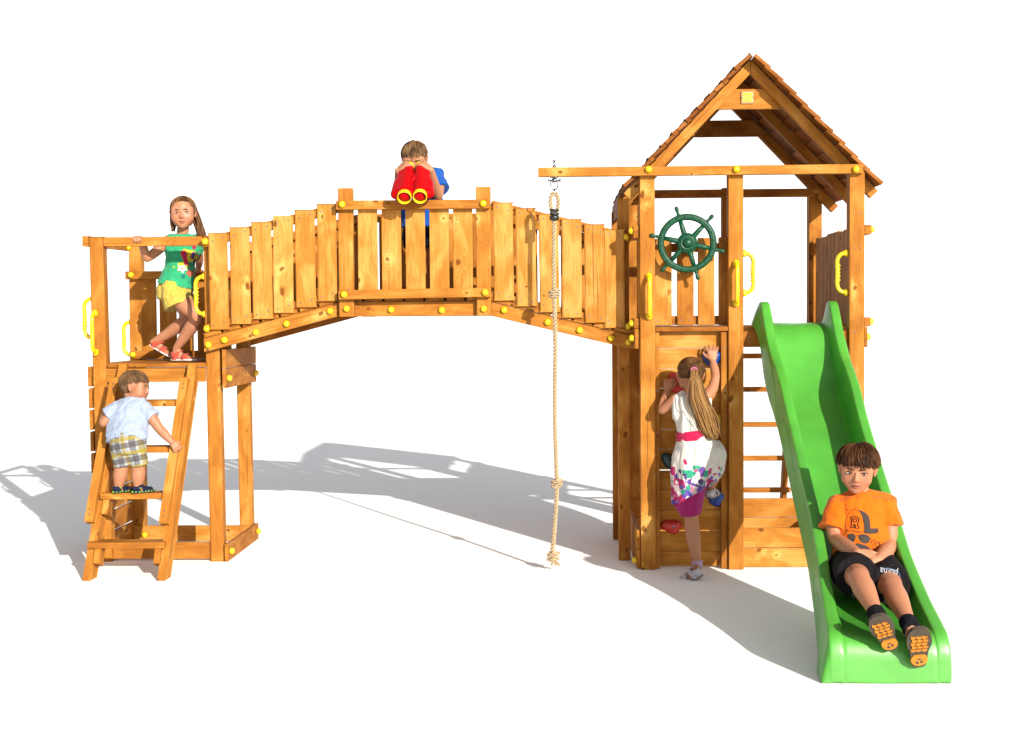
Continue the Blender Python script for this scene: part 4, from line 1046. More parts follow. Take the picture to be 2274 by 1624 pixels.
def gr(u, v, rx, ry, tz=0.0, y=Yg): return (P(u, v, y), ax_*rx+V(0, 0, tz), ay_*ry)
loft(bm, [gr(405, 523, .044, .042), gr(405, 530, .075, .050), gr(404.5, 540, .094, .062), gr(404, 560, .097, .076), gr(400, 590, .094, .080), gr(394, 618, .108, .090, -.010), gr(391.5, 637, .121, .099, -.024)])
hullmesh(bm, [(shR, .036), (shL, .036), (P(390, 529, Yg), .030), (P(419, 529, Yg), .030), (P(388, 566, Yg-.01), .06), (P(421, 566, Yg+.01), .06)], 3)
frustum(bm, P(384, 534, Yg-.02), .046, P(362, 546, Yg-.055), .047); frustum(bm, P(428, 536, Yg+.03), .044, P(441, 556, .70), .046)
top_, bv_top = finish_cloth('shirt', bm, GREEN_T, girl, .004, 6, [(.006, (16, 16, 28), 3), (.0035, (34, 34, 50), 9)])
def col(name, rgb, rough=.8): return mat(name, rgb, rough, .15)
PINKP = col('print_crimson', (.30, .012, .045)); YELP = col('print_yellow', (.42, .33, .02)); VIOP = col('print_violet', (.07, .03, .13)); WHIP = col('print_white', (.48, .42, .40)); TEALP = col('print_teal', (.01, .12, .12)); CORP = col('print_coral', (.42, .09, .06)); LIMEP = col('print_lime', (.22, .33, .03))
def cz(x, y): return (165.8+.2553*x, 414.5+.2553*y)
def czp(pts): return [cz(*p) for p in pts]
decal('shirt_print', [oval(*cz(1000, 600), 20, 13, .4, wob=.12), oval(*cz(940, 690), 12, 9, 0, wob=.15)], bv_top, YELP, top_, .0012)
decal('shirt_print', [czp([(915, 575), (935, 556), (962, 556), (980, 580), (975, 620), (990, 660), (1000, 700), (985, 690), (955, 660), (935, 620), (928, 596)]), oval(*cz(965, 665), 3.5, 5, .5), oval(*cz(1040, 530), 5, 4, 0, wob=.2)], bv_top, PINKP, top_, .0022)
decal('shirt_print', [oval(*cz(1030, 600), 4.5, 9, .3), oval(*cz(1048, 660), 4, 8, -.2), oval(*cz(955, 585), 1.6, 2.4, 0)], bv_top, VIOP, top_, .0024)
decal('shirt_print', [oval(*cz(935, 715), 9.5, 7.5, .2, 30, .28, 5)], bv_top, WHIP, top_, .0026)
decal('shirt_print', [oval(*cz(1005, 755), 8, 7, .5, 30, .25, 5), oval(*cz(938, 715), 2.2, 1.8)], bv_top, CORP, top_, .0030)
decal('shirt_print', [oval(*cz(946, 782), 4.5, 4, .2, 20, .2, 6), *line_poly([cz(960, 690), cz(1000, 668), cz(1050, 690)], 1.6)], bv_top, TEALP, top_, .0028)
decal('shirt_print', [oval(*cz(862, 700), 2.8, 2.8, 0, 20, .2, 5)], bv_top, LIMEP, top_, .0026)
YEL_F = fabric('yellow_cotton', (.40, .31, .052), .10, .9, .6, 20)
bm = bmesh.new()
loft(bm, [gr(390, 628, .100, .086), gr(388.5, 644, .116, .096), gr(389, 660, .112, .094, .012), gr(391, 668, .070, .070)])
hullmesh(bm, [(hipR, .074), (hipL, .074), (P(384, 640, Yg-.03), .080), (P(396, 640, Yg+.03), .078)], 3)
frustum(bm, P(386, 650, Yg-.045), .086, P(398, 680, .545), .096); frustum(bm, P(398, 650, Yg+.045), .082, P(409, 678, .665), .084)
sho_, bvs = finish_cloth('shorts', bm, YEL_F, girl, .004, 5, [(.006, (22, 22, 14), 5), (.003, (50, 50, 30), 2)])
W_SOLE = plastic('white_sole', (.50, .47, .45), .6, 60); CORAL = fabric('coral_strap', (.42, .055, .035), .12, .7, .2, 60); RED_IN = plastic('red_insole', (.32, .05, .04), .7)
sandal(girl, FRr, (W_SOLE, RED_IN, CORAL)); sandal(girl, FLr, (W_SOLE, RED_IN, CORAL))

# ================================================================== toddler on the step ladder
rz3 = rung_z[2]; l3 = at_z(lsA, lsB, rz3); Yt = l3.y-.015
T0 = Vector((P(286, 1094, Yt).x, Yt, rz3)); sk2 = np.array((.32, .140, .074))
THF = Frame(P(300, 861.5, Yt+.10), (1, -.06, -.10), (.10, .05, 1), .192)
bm = bmesh.new(); head(bm, THF, .022)
nb = P(300, 893, Yt+.08); tl, tr = P(257, 908, Yt+.06), P(322, 908, Yt+.06)
hullmesh(bm, [(THF(-.02, -.10, -.20), .042), (nb, .046)], 2)
hullmesh(bm, [(tl, .024), (tr, .024), (nb, .042), (P(270, 950, Yt+.03), .045), (P(300, 950, Yt+.03), .045)], 2)
hullmesh(bm, [(P(270, 945, Yt+.03), .045), (P(300, 945, Yt+.03), .045), (P(274, 995, Yt-.02), .045), (P(298, 995, Yt-.02), .045)], 2)
e1 = P(231.5, 938, Yt+.02); w1 = P(234, 918, Yt+.10); limb(bm, [(tl, .034), (e1, .029), (w1, .020)])
hand(bm, w1, (.05, .55, .7), (-1, -.3, .2), (0, .3, 1), .082, (.6, .8, .5), .1)
rr_ = LPt(390, 990, .06); e2 = P(352, 950, Yt+.02); w2 = P(381, 981, rr_.y-.03); limb(bm, [(tr, .034), (P(337, 928, Yt+.03), .033), (e2, .028), (P(364, 963, (Yt+rr_.y)/2), .027), (w2, .019)])
hand(bm, w2, (.55, .10, -.75), (.35, -1, .25), (.8, 0, .5), .084, (.25, .45, .4), .22, .7)
lh, rh_ = P(268, 1008, Yt-.02), P(303, 1008, Yt-.02)
for hp, kn, an, fx in ((lh, P(269, 1043, Yt-.02), P(263.5, 1078, Yt-.01), 0), (rh_, P(307, 1043, Yt-.01), P(306.5, 1078, Yt-.005), 1)):
    limb(bm, [(hp, .046), (kn, .041), (kn.lerp(an, .35), .042), (an, .028)])
FT1 = Frame((P(257, 1092, Yt).x+.003, Yt-.045, rz3+.003), (.55, .84, 0), (0, 0, 1), .132); FT2 = Frame((P(300, 1092, Yt).x+.003, Yt-.045, rz3+.003), (.72, .68, 0), (0, 0, 1), .132)
bare_foot(bm, FT1, P(263.5, 1078, Yt-.01), .027); bare_foot(bm, FT2, P(306.5, 1078, Yt-.005), .027)
tod = finish_body('person', bm, sk2, .0030, 3, face_dents(THF), face_paint(THF), T0)
tag(tod, 'toddler in pale blue shirt and checked shorts climbing the step ladder', 'person')
face_bits(THF, tod, (-.1, 1, 0), EYE_D, hair_mat('brow_fair', (.10, .06, .03), (.14, .08, .04)))
HT = hair_mat('fair_brown_hair', (.050, .025, .011), (.20, .110, .052))
def lim_tod(d, e): 
    if d.y > .12: return d.z > .34-.22*e-.12*abs(d.x)
    if abs(d.x) > .70 and d.y > -.12: return d.z > .05-.10*e
    return d.z > -.93+.5*max(0, d.y+.3)
hair_short('hair', THF, tod, HT, (.0, -.45, 1), lim_tod, 1100, .62, (.014, .045), .0105, .16, 8)
PALE = fabric('pale_blue_jersey', (.245, .29, .395), .06, .9, .55, 15)
bm = bmesh.new(); X_, Y_ = V(1, 0, 0), V(0, 1, -.25).normalized()
def tr_(u, v, rx, ry, y, tz=0.0): return (P(u, v, y), X_*rx+V(0, 0, tz), Y_*ry)
loft(bm, [tr_(298, 884, .050, .046, Yt+.085), tr_(295, 890, .080, .055, Yt+.075), tr_(290, 905, .100, .072, Yt+.06), tr_(284, 935, .103, .085, Yt+.04, .006), tr_(280, 962, .112, .095, Yt+.01, .016), tr_(279.5, 976, .118, .100, Yt-.005, .022)])
hullmesh(bm, [(tl, .037), (tr, .037), (P(286, 893, Yt+.07), .035), (P(309, 892, Yt+.075), .035), (P(264, 940, Yt+.03), .065), (P(306, 940, Yt+.03), .065)], 3)
hullmesh(bm, [(P(264, 940, Yt+.03), .065), (P(306, 940, Yt+.03), .065), (P(263, 968, Yt), .072), (P(300, 966, Yt), .075)], 3)
frustum(bm, P(266, 906, Yt+.05), .048, P(238, 924, Yt+.035), .050); frustum(bm, P(316, 905, Yt+.055), .050, P(340, 929, Yt+.04), .051)
sh_, bv_t = finish_cloth('shirt', bm, PALE, tod, .004, 6, [(.007, (14, 14, 34), 7), (.0035, (40, 30, 50), 1)])
plaid = mat('checked_cotton', (.3, .3, .3), .9, .1); q = NT(plaid); o_ = q.obj(); sp = q.n('SeparateXYZ'); q.l(o_, sp.inputs[0])
def band(c, per, a, b, ph=0.0):
    f = q.math('FRACT', q.math('ADD', q.math('DIVIDE', c, per), ph)); return q.math('MULTIPLY', q.rng(f, a-.02, a+.02), q.rng(f, b+.02, b-.02))
xx, zz_ = q.math('ADD', sp.outputs['X'], q.math('MULTIPLY', sp.outputs['Z'], .18)), q.math('ADD', sp.outputs['Z'], q.math('MULTIPLY', sp.outputs['X'], -.18))
c = q.mix(.5, (.30, .30, .29), (.30, .30, .29))
for crd in (xx, zz_):
    c = q.mix(q.math('MULTIPLY', band(crd, .088, .05, .42), .66), c, (.042, .036, .046)); c = q.mix(q.math('MULTIPLY', band(crd, .088, .56, .80), .72), c, (.25, .19, .018)); c = q.mix(q.math('MULTIPLY', band(crd, .088, .87, .93), .5), c, (.12, .17, .26))
q.l(c, q.b.inputs['Base Color']); q.bump(q.noise(o_, 24, 3, .5, 1.0), .5, .02)
bm = bmesh.new()
loft(bm, [tr_(281, 966, .100, .086, Yt-.005, .018), tr_(283, 985, .106, .096, Yt-.015), tr_(285, 1004, .103, .094, Yt-.02), tr_(286, 1013, .085, .085, Yt-.02)])
hullmesh(bm, [(P(279, 1008, Yt-.02), .062), (P(292, 1008, Yt-.02), .062), (P(285, 1016, Yt-.02), .05)], 2)
frustum(bm, P(268, 1000, Yt-.02), .061, P(275, 1036, Yt-.025), .058); frustum(bm, P(302, 1000, Yt-.02), .061, P(310, 1034, Yt-.015), .052)
finish_cloth('shorts', bm, plaid, tod, .004, 5, [(.006, (20, 20, 16), 4), (.003, (50, 50, 40), 2)])
BLK = plastic('black_sole', (.012, .012, .015), .6); NAVY = fabric('navy_strap', (.010, .013, .035), .2, .7, .2, 60); LIME = plastic('lime_trim', (.12, .32, .02), .5)
for F_ in (FT1, FT2):
    sd_ = sandal(tod, F_, (BLK, BLK, NAVY)); mb = MB(); 
    strap(mb, F_, .42, 0, .10, .17, .30); strap(mb, F_, .78, 0, .16, .185, .20); obj('strap', mb, [NAVY], sd_)
    mb = MB()
    for k in range(7):
        t = .08+k*.14; xw = .165 if t < .5 else .205
        for s in (1, -1): mb.ball(F_(s*xw*(1 if .1 < t < .85 else .72), t, .05), .045*F_.k, seg=8, scale=(1, 1, .7))
    mb.ball(F_(.0, -.03, .05), .05*F_.k, seg=8); mb.ball(F_(.165, .25, .22), .035*F_.k, seg=8); mb.ball(F_(-.165, .25, .22), .035*F_.k, seg=8)
    obj('trim', mb, [LIME], sd_)

# ================================================================== boy with the binoculars
Yb = .60; zdB = (q_m[0].z+q_m[3].z)/2*0+q_m[0].z+.03
zdB = q_m[0].z+.029
B0 = Vector((P(926, 640, Yb).x, Yb, zdB))
eyeL, eyeR = BP(.034, -.02), BP(-.034, -.02)
bf = Vector((ax.x*.3-.02, ax.y, ax.z*.80)).normalized()
BHF = Frame(Vector((P(920.3, 352, .44).x, .455, P(920.3, 354.0, .44).z)), bf, (-.02, 0, 1), .208)
bm = bmesh.new(); head(bm, BHF)
sr, slf = P(973, 388, .60), P(903, 392, .64); nb = P(925, 384, .56)
hullmesh(bm, [(BHF(0, -.14, -.22), .040), (nb, .044)], 2)
hullmesh(bm, [(sr, .026), (slf, .026), (nb, .043), (P(910, 440, .60), .05), (P(950, 440, .60), .05)], 2)
hullmesh(bm, [(P(910, 435, .60), .05), (P(952, 435, .60), .05), (P(920, 520, .60), .06), (P(952, 520, .60), .06)], 2)
hR = BP(.074, .055, .006); hL = BP(-.074, .055, .006)
eR = P(973, 436, .46); wR = BP(.100, .085, -.012); limb(bm, [(sr, .032), (P(976, 412, .53), .033), (eR, .029), (eR.lerp(wR, .4), .029), (wR, .021)])
hand(bm, wR, -sx*.9+su*.75-ax*.35, su+sx*.6, -ax, .118, (.55, .75, .5), .06, .3)
eL = P(886, 438, .50); wL = BP(-.100, .085, -.012); limb(bm, [(slf, .033), (eL, .029), (eL.lerp(wL, .4), .029), (wL, .021)])
hand(bm, wL, sx*.9+su*.75-ax*.35, su-sx*.6, -ax, .118, (.55, .75, .5), .06, .3)
for s, xk in ((-1, P(921, 600, Yb).x), (1, P(960, 600, Yb).x)):
    hp = V(xk, Yb, P(921, 535, Yb).z); kn = V(xk+.005, Yb-.01, zdB+.30); an = V(xk, Yb+.01, zdB+.055); limb(bm, [(hp, .070), (kn, .043), (kn.lerp(an, .3), .043), (an, .027)])
    bare_foot(bm, Frame((xk, Yb+.06, zdB+.006), (.1*s, -1, 0), (0, 0, 1), .19), an, .026)
boy = finish_body('person', bm, sk, .0031, 3, face_dents(BHF), face_paint(BHF), B0)
tag(boy, 'boy in bright blue shirt looking through big red binoculars on the bridge', 'person')
HS = hair_mat('short_brown_hair', (.035, .017, .008), (.25, .140, .060))
def lim_boy(d, e):
    if d.y > .2: return d.z > (.36 if not e else .20)+.10*abs(d.x)*0 and abs(d.x) < .93 or (abs(d.x) > .7 and d.z > -.05)
    return d.z > (-.05 if abs(d.x) > .75 else -.55)
hair_short('hair', BHF, boy, HS, (.15, -.35, 1), lim_boy, 1150, .62, (.014, .050), .0105, .12, 12)
face_bits(BHF, boy, (0, 1, 0), EYE_D, hair_mat('brow_boy', (.06, .03, .015), (.1, .06, .03)))
BLUE = fabric('blue_jersey', (.004, .062, .29), .12, .85, .5, 15)
bm = bmesh.new(); X_, Y_ = V(1, 0, 0), V(0, 1, 0)
loft(bm, [tr_(925, 378, .060, .050, .57), tr_(930, 386, .100, .062, .59), tr_(934, 398, .120, .078, .60), tr_(931, 430, .140, .088, .61), tr_(938, 470, .150, .094, .61), tr_(941, 505, .148, .092, .60)])
hullmesh(bm, [(sr, .042), (slf, .042), (P(908, 382, .58), .036), (P(944, 381, .58), .036), (P(902, 440, .60), .07), (P(956, 440, .60), .07)], 3)
frustum(bm, P(964, 391, .59), .056, P(979, 422, .525), .060); frustum(bm, P(906, 395, .63), .050, P(891, 428, .57), .054)
finish_cloth('shirt', bm, BLUE, boy, .004, 6, [(.006, (16, 16, 26), 2), (.003, (40, 40, 40), 6)])
DARK = fabric('dark_navy_cloth', (.008, .010, .022), .2, .9, .5, 20)
bm = bmesh.new(); loft(bm, [tr_(940, 498, .128, .085, .60), tr_(940, 530, .135, .095, .60), tr_(940, 548, .120, .085, .60)])
for xk in (P(921, 600, Yb).x, P(960, 600, Yb).x): frustum(bm, V(xk, Yb, P(921, 535, Yb).z), .075, V(xk, Yb-.005, zdB+.31), .068)
finish_cloth('shorts', bm, DARK, boy, .005, 5, [(.005, (18, 18, 14), 4)])
for s, xk in ((-1, P(921, 600, Yb).x), (1, P(960, 600, Yb).x)):
    F_ = Frame((xk, Yb+.06, zdB+.002), (.1*s, -1, 0), (0, 0, 1), .19); sandal(boy, F_, (BLK, BLK, NAVY))

# ================================================================== girl in the white dress on the climbing wall
Yw = -.17
D0 = Vector((P(1549, 1290, -.28).x, -.28, 0))
WHF = Frame(P(1532.5, 834, Yw+.02), (-.06, 1, .10), (.04, 0, 1), .205)
bm = bmesh.new(); head(bm, WHF)
nb = P(1533, 876, Yw); wl, wr_ = P(1499, 888, Yw+.01), P(1570, 880, Yw+.02)
hullmesh(bm, [(WHF(0, -.10, -.22), .034), (nb, .037)], 2)
hullmesh(bm, [(wl, .024), (wr_, .026), (nb, .035), (P(1524, 925, Yw), .04), (P(1552, 925, Yw), .04)], 2)
hullmesh(bm, [(P(1526, 930, Yw), .04), (P(1552, 930, Yw), .04), (P(1529, 1030, Yw-.01), .055), (P(1560, 1030, Yw-.01), .055)], 2)
e1 = P(1471, 911, Yw+.06); w1 = P(1483, 866, -.035); limb(bm, [(wl, .031), (P(1484, 901, Yw+.04), .030), (e1, .025), (P(1475, 891, -.07), .026), (w1, .018)])
hand(bm, w1, (.12, .42, .85), (-.35, -1, .35), (.9, 0, 0), .108, (.5, .8, .5), .10, .6)
e2 = P(1589, 838, Yw+.09); w2 = P(1582.5, 801, -.025); limb(bm, [(wr_, .033), (P(1583, 862, Yw+.06), .031), (e2, .025), (P(1587, 822, -.05), .026), (w2, .018)])
hand(bm, w2, (-.02, .10, 1), (0, -1, .25), (-1, 0, 0), .110, (.45, .35, .35), .42, 1.0)
hl_, hr_ = P(1529, 1035, Yw), P(1560, 1035, Yw)
kl = P(1536, 1155, Yw-.01); al = P(1549, 1256, -.245); limb(bm, [(hl_, .066), (P(1531, 1095, Yw), .058), (kl, .042), (P(1538, 1185, Yw-.03), .044), (P(1543, 1215, -.22), .036), (al, .022)])
FD1 = Frame(P(1554, 1281, -.325)+V(.012, .0, .0), (-.62, .55, -.30), (-.2, -.15, .95), .178)
bare_foot(bm, FD1, al, .022)
kr = P(1597, 1012, -.06); ar = P(1577, 1086, -.055); limb(bm, [(hr_, .066), (P(1585, 1020, -.11), .058), (kr, .042), (P(1594, 1040, -.06), .042), (ar, .022)])
FD2 = Frame(P(1575, 1108, -.085), (.35, .90, .05), (0, 0, 1), .172); bare_foot(bm, FD2, ar, .022)
gw = finish_body('person', bm, np.array((.34, .150, .078)), .0030, 3, face_dents(WHF), face_paint(WHF), D0)
tag(gw, 'girl with ponytail in white flowered dress climbing the wall, seen from behind', 'person')
def lim_pony(d, e): 
    if d.y > .35: return d.z > .35
    if abs(d.x) > .80 and d.y > -.2: return d.z > .05
    return d.z > -.50
hair_short('hair', WHF, gw, hair_mat('ponytail_brown_hair', (.030, .012, .005), (.17, .080, .028)), (.15, -.92, .42), lim_pony, 1500, .85, (.012, .024), .008, .05, 21, seg=7)
HP = hair_mat('ponytail_gold_hair', (.060, .024, .007), (.38, .205, .070))
mb = MB(); rnd = random.Random(9); tie = P(1541, 822, Yw-.095)
for k in range(430):
    u0, v0 = rnd.gauss(0, 1), rnd.gauss(0, 1); w_ = .010
    st_ = tie+V(u0*.008, v0*.007, rnd.uniform(-.006, .006)); s = rnd.gauss(0, 1); dpt = rnd.uniform(0, .045)
    ln = rnd.uniform(.72, 1.05)
    cp = [st_, P(1545+s*4.5, 845, Yw-.125+dpt*.3), P(1550+s*8, 885, Yw-.128+dpt), P(1562+s*10.5, 915+8*s*.3, Yw-.125+dpt), P(1574+s*9, 915+38*ln, Yw-.11+dpt), P(1583+s*6+(rnd.random()-.5)*8, 915+58*ln, Yw-.10+dpt)]
    pts = catmull(cp, 4); n = len(pts); ph_ = rnd.random()*6
    pts = [p+V(.0035*math.sin(i*.75+ph_), 0, 0)*(i/n) for i, p in enumerate(pts)]
    mb.tube(pts, [.0015+.0011*math.sin(math.pi*i/(n-1)) if i < n-1 else .0006 for i in range(n)], 5, cap=False, tint=min(1, max(0, rnd.gauss(.5, .28))))
obj('ponytail', mb, [HP], gw)
mb = MB(); mb.tube([tie+V(math.cos(t)*.016, -.002, math.sin(t)*.013) for t in [2*math.pi*k/20 for k in range(21)]], .0055, 8, cap=False); obj('hair_tie', mb, [col('pink_band', (.42, .10, .20))], gw)
# dress: white cotton with a printed border; the print follows the height of the cloth
dress = mat('flowered_cotton', (.55, .53, .50), .85, .1); q = NT(dress); o_ = q.obj(); sp = q.n('SeparateXYZ'); q.l(o_, sp.inputs[0])
zt = sp.outputs['Z']
zc_top, zc_mid, zc_hem = PZ(1530, 965, Yw), PZ(1530, 1040, Yw), PZ(1530, 1100, Yw)
dens = q.rng(zt, zc_mid+.04, zc_hem+.075, 0, 1.0, False)
c = q.mix(0.5, (.50, .475, .44), (.50, .475, .44))
def flecks(c, scale, thr, cols, seedv, gate, stretch=(1, 1, 1)):
    vv = q.scalev(o_, stretch, seedv); nz = q.n('TexNoise'); q.l(vv, nz.inputs['Vector']); nz.inputs['Scale'].default_value = scale*1.6
    ad = q.n('VectorMath', operation='MULTIPLY_ADD'); q.l(nz.outputs['Color'], ad.inputs[0]); ad.inputs[1].default_value = (.03, .03, .03); q.l(vv, ad.inputs[2])
    vo = q.n('TexVoronoi'); q.l(ad.outputs[0], vo.inputs['Vector']); vo.inputs['Scale'].default_value = scale
    s_ = q.n('SeparateColor'); q.l(vo.outputs['Color'], s_.inputs[0])
    on = q.math('MULTIPLY', q.rng(vo.outputs['Distance'], thr+.05, thr-.02), q.math('LESS_THAN', s_.outputs[1], gate))
    rp = q.n('ValToRGB'); rp.color_ramp.interpolation = 'CONSTANT'; e = rp.color_ramp.elements; q.l(s_.outputs[0], rp.inputs[0])
    e[0].color = (*cols[0], 1); e[1].position = 1/len(cols); e[1].color = (*cols[1], 1)
    for i in range(2, len(cols)): x = e.new(i/len(cols)); x.color = (*cols[i], 1)
    return q.mix(on, c, rp.outputs[0])
stripe = q.math('MULTIPLY', q.math('GREATER_THAN', q.math('FRACT', q.math('MULTIPLY', zt, 95.0)), .58), q.rng(zt, zc_hem+.075, zc_hem+.065)); c = q.mix(q.math('MULTIPLY', stripe, .7), c, (.32, .03, .11))
c = flecks(c, 19, .58, [(.36, .03, .12), (.10, .05, .22), (.30, .02, .09), (.08, .06, .30), (.03, .24, .15)], (1.3, 0, 0), dens)
c = flecks(c, 34, .50, [(.05, .03, .11), (.40, .08, .19), (.13, .08, .30), (.03, .26, .17), (.55, .5, .5)], (0, 4.1, 2), q.math('MULTIPLY', dens, .75))
few = q.rng(zt, zc_top-.02, zc_mid, 0, .16, False); c = flecks(c, 17, .26, [(.30, .02, .09), (.06, .04, .13), (.42, .16, .24)], (7, 2, 0), few)
q.l(c, q.b.inputs['Base Color']); q.bump(q.noise(q.scalev(o_, (1, 1, .3)), 18, 3, .5, .6), .45, .03)
bm = bmesh.new(); X_, Y_ = V(1, 0, 0), V(0, 1, 0)
loft(bm, [tr_(1535, 872, .060, .044, Yw+.005, .006), tr_(1535, 880, .088, .055, Yw, .008), tr_(1535, 893, .088, .068, Yw, .006), tr_(1537, 920, .094, .080, Yw), tr_(1539, 955, .094, .082, Yw, .008), tr_(1540, 966, .094, .082, Yw, .010),
          tr_(1539, 985, .108, .094, Yw, .006), tr_(1541, 1010, .126, .110, Yw-.005, .01), tr_(1538, 1040, .128, .118, Yw-.01, .02), tr_(1533, 1075, .112, .116, Yw-.01, .04), tr_(1530, 1098, .104, .110, Yw-.01, .06)])
hullmesh(bm, [(wl+V(.004, 0, 0), .031), (wr_-V(.004, 0, 0), .032), (P(1519, 876, Yw), .022), (P(1549, 873, Yw), .022), (P(1515, 920, Yw), .055), (P(1559, 918, Yw), .055)], 3)
hullmesh(bm, [(P(1562, 1000, Yw), .085), (P(1586, 1006, -.085), .070), (P(1592, 1014, -.07), .055), (P(1588, 1045, -.10), .055), (P(1560, 1060, Yw), .07)], 3)
dr, bvd = finish_cloth('dress', bm, dress, gw, .004, 5, [(.011, (26, 14, 7), 3), (.005, (50, 30, 14), 8)])
MAG = fabric('magenta_cotton', (.24, .010, .095), .12, .85, .45, 18)
bm = bmesh.new(); loft(bm, [tr_(1534, 1075, .100, .100, Yw-.008, .045), tr_(1532, 1105, .092, .092, Yw-.01, .05), tr_(1534, 1138, .062, .078, Yw-.01, .018), tr_(1535, 1144, .055, .070, Yw-.01, .012)])
finish_cloth('underskirt', bm, MAG, gw, .004, 5, [(.004, (26, 20, 10), 3)])
SASH = fabric('red_sash', (.36, .006, .050), .1, .7, .35, 22)
bm = bmesh.new(); loft(bm, [tr_(1539.5, 955, .099, .087, Yw, .011), tr_(1540, 966, .100, .088, Yw, .012), tr_(1540, 976, .101, .089, Yw, .012)])
finish_cloth('sash', bm, SASH, gw, .0035, 3, [(.003, (30, 30, 50), 3)])
PALES = fabric('white_strap', (.42, .38, .42), .12, .7, .3, 60); DKSOLE = plastic('grey_sole', (.10, .09, .085), .7); LILAC = fabric('lilac_sock', (.36, .24, .36), .12, .9, .4, 40)
sandal(gw, FD1, (DKSOLE, PALES, PALES, 1)); sandal(gw, FD2, (DKSOLE, PALES, PALES, 1))
bm = bmesh.new(); dl = (P(1543, 1215, -.22)-al).normalized(); frustum(bm, al-dl*.015, .031, al+dl*.022, .029); frustum(bm, al+dl*.018, .036, al+dl*.026, .035); finish_cloth('sock', bm, LILAC, gw, .003, 2)

# ================================================================== boy in the orange shirt sitting on the slide
def q2c(x, y): return (1717.4+.3646*x, 947.5+.3646*y)
def Q(x, y, Y): return P(*q2c(x, y), Y)
Yo = -1.60; E0 = bed_point(-1.78)
sk5 = np.array((.36, .158, .082))
OHF = Frame(Q(513, 262, Yo-.03), (-.30, -1, -.20), (.04, -.12, 1), .222)
bm = bmesh.new(); head(bm, OHF, -.004)
nb = Q(530, 425, Yo+.02); sl_, sr_ = Q(380, 475, Yo+.0), Q(692, 462, Yo+.02)
hullmesh(bm, [(OHF(0, -.10, -.22), .042), (nb, .046)], 2)
hullmesh(bm, [(sl_, .030), (sr_, .030), (nb, .045), (Q(470, 600, Yo-.01), .055), (Q(605, 600, Yo-.01), .055)], 2)
hullmesh(bm, [(Q(470, 600, Yo-.01), .055), (Q(605, 600, Yo-.01), .055), (Q(490, 850, Yo-.10), .065), (Q(630, 850, Yo-.10), .065)], 2)
# arms, hands clasped between the thighs
e1 = Q(382, 690, Yo-.08); w1 = Q(512, 772, Yo-.33); limb(bm, [(sl_, .030), (Q(368, 600, Yo-.04), .037), (e1, .034), (Q(445, 732, Yo-.21), .034), (w1, .023)])
hand(bm, w1, (.75, -.35, -.50), (-.25, -.75, .65), (.5, -.2, .9), .135, (.35, .55, .4), .06, .6)
e2 = Q(708, 722, Yo-.08); w2 = Q(640, 808, Yo-.34); limb(bm, [(sr_, .030), (Q(707, 600, Yo-.03), .037), (e2, .034), (Q(678, 768, Yo-.22), .034), (w2, .023)])
hand(bm, w2, (-.45, -.42, -.60), (.35, -.85, .35), (-.75, -.2, .5), .135, (.35, .5, .4), .06, .6)
hl5, hr5 = Q(470, 865, Yo-.17), Q(650, 875, Yo-.17)
kl5 = Q(520, 925, Yo-.50); al5 = Q(636, 1158, Yo-.755); kr5 = Q(722, 985, Yo-.50); ar5 = Q(832, 1212, Yo-.775)
for hp, kn, an in ((hl5, kl5, al5), (hr5, kr5, ar5)):
    limb(bm, [(hp, .074), (hp.lerp(kn, .5), .066), (kn, .047), (kn.lerp(an, .28), .048), (kn.lerp(an, .62), .037), (an, .027)])
SF1 = Frame(Q(722, 1352, Yo-.83), (-.44, -.42, .80), (-.10, -1, -.5), .170); SF2 = Frame(Q(887, 1452, Yo-.83), (-.12, -.46, .87), (-.02, -1, -.5), .176)
SF1.l = -SF1.l; SF2.l = -SF2.l                              # u points out of the sole, towards the viewer
for S_, an in ((SF1, al5), (SF2, ar5)): hullmesh(bm, [(an, .030), (S_(0, .26, -.22), .030)], 2)
eo = finish_body('person', bm, sk5, .0031, 3, face_dents(OHF), face_paint(OHF)+[(kl5, .06, (.38, .13, .085), .45), (kr5, .06, (.38, .13, .085), .45)], E0)
tag(eo, 'boy in orange printed t-shirt and black shorts sitting at the foot of the slide', 'person')
BRW = hair_mat('dark_brow', (.02, .009, .005), (.05, .02, .01))
face_bits(OHF, eo, (.35, 1, -.28), EYE_D, BRW)
HD = hair_mat('dark_brown_hair', (.014, .0052, .0025), (.115, .045, .016))
def lim_bowl(d, e):
    if d.y > -.05: return d.z > (.42 if not e else .13)-.22*abs(d.x)*e and (abs(d.x) < .985 or d.z > -.1)
    if abs(d.x) > .7: return d.z > -.18
    return d.z > -.55
hair_short('hair', OHF, eo, HD, (-.15, -.25, 1), lim_bowl, 1700, 1.25, (.020, .090), .0105, .20, 31, seg=9)
ORANGE = fabric('orange_jersey', (.52, .100, .001), .06, .85, .5, 13)
bm = bmesh.new(); X_, Y_ = V(1, .03, 0), V(.0, 1, -.32).normalized()
def qr(x, y, rx, ry, Y, tz=0.0): return (Q(x, y, Y), X_*rx+V(0, 0, tz), Y_*ry)
loft(bm, [qr(530, 412, .052, .050, Yo+.015), qr(530, 428, .088, .058, Yo+.01), qr(532, 452, .122, .066, Yo), qr(535, 500, .130, .082, Yo-.005), qr(538, 600, .126, .094, Yo-.02), qr(540, 700, .134, .102, Yo-.06), qr(545, 790, .146, .112, Yo-.10), qr(548, 822, .150, .110, Yo-.12)])
hullmesh(bm, [(sl_, .044), (sr_, .044), (Q(480, 428, Yo+.005), .036), (Q(583, 424, Yo+.005), .036), (Q(458, 600, Yo-.01), .072), (Q(618, 600, Yo-.01), .072)], 3)
frustum(bm, Q(400, 470, Yo+.0), .056, Q(362, 628, Yo-.045), .067); frustum(bm, Q(670, 460, Yo+.01), .056, Q(706, 612, Yo-.03), .066)
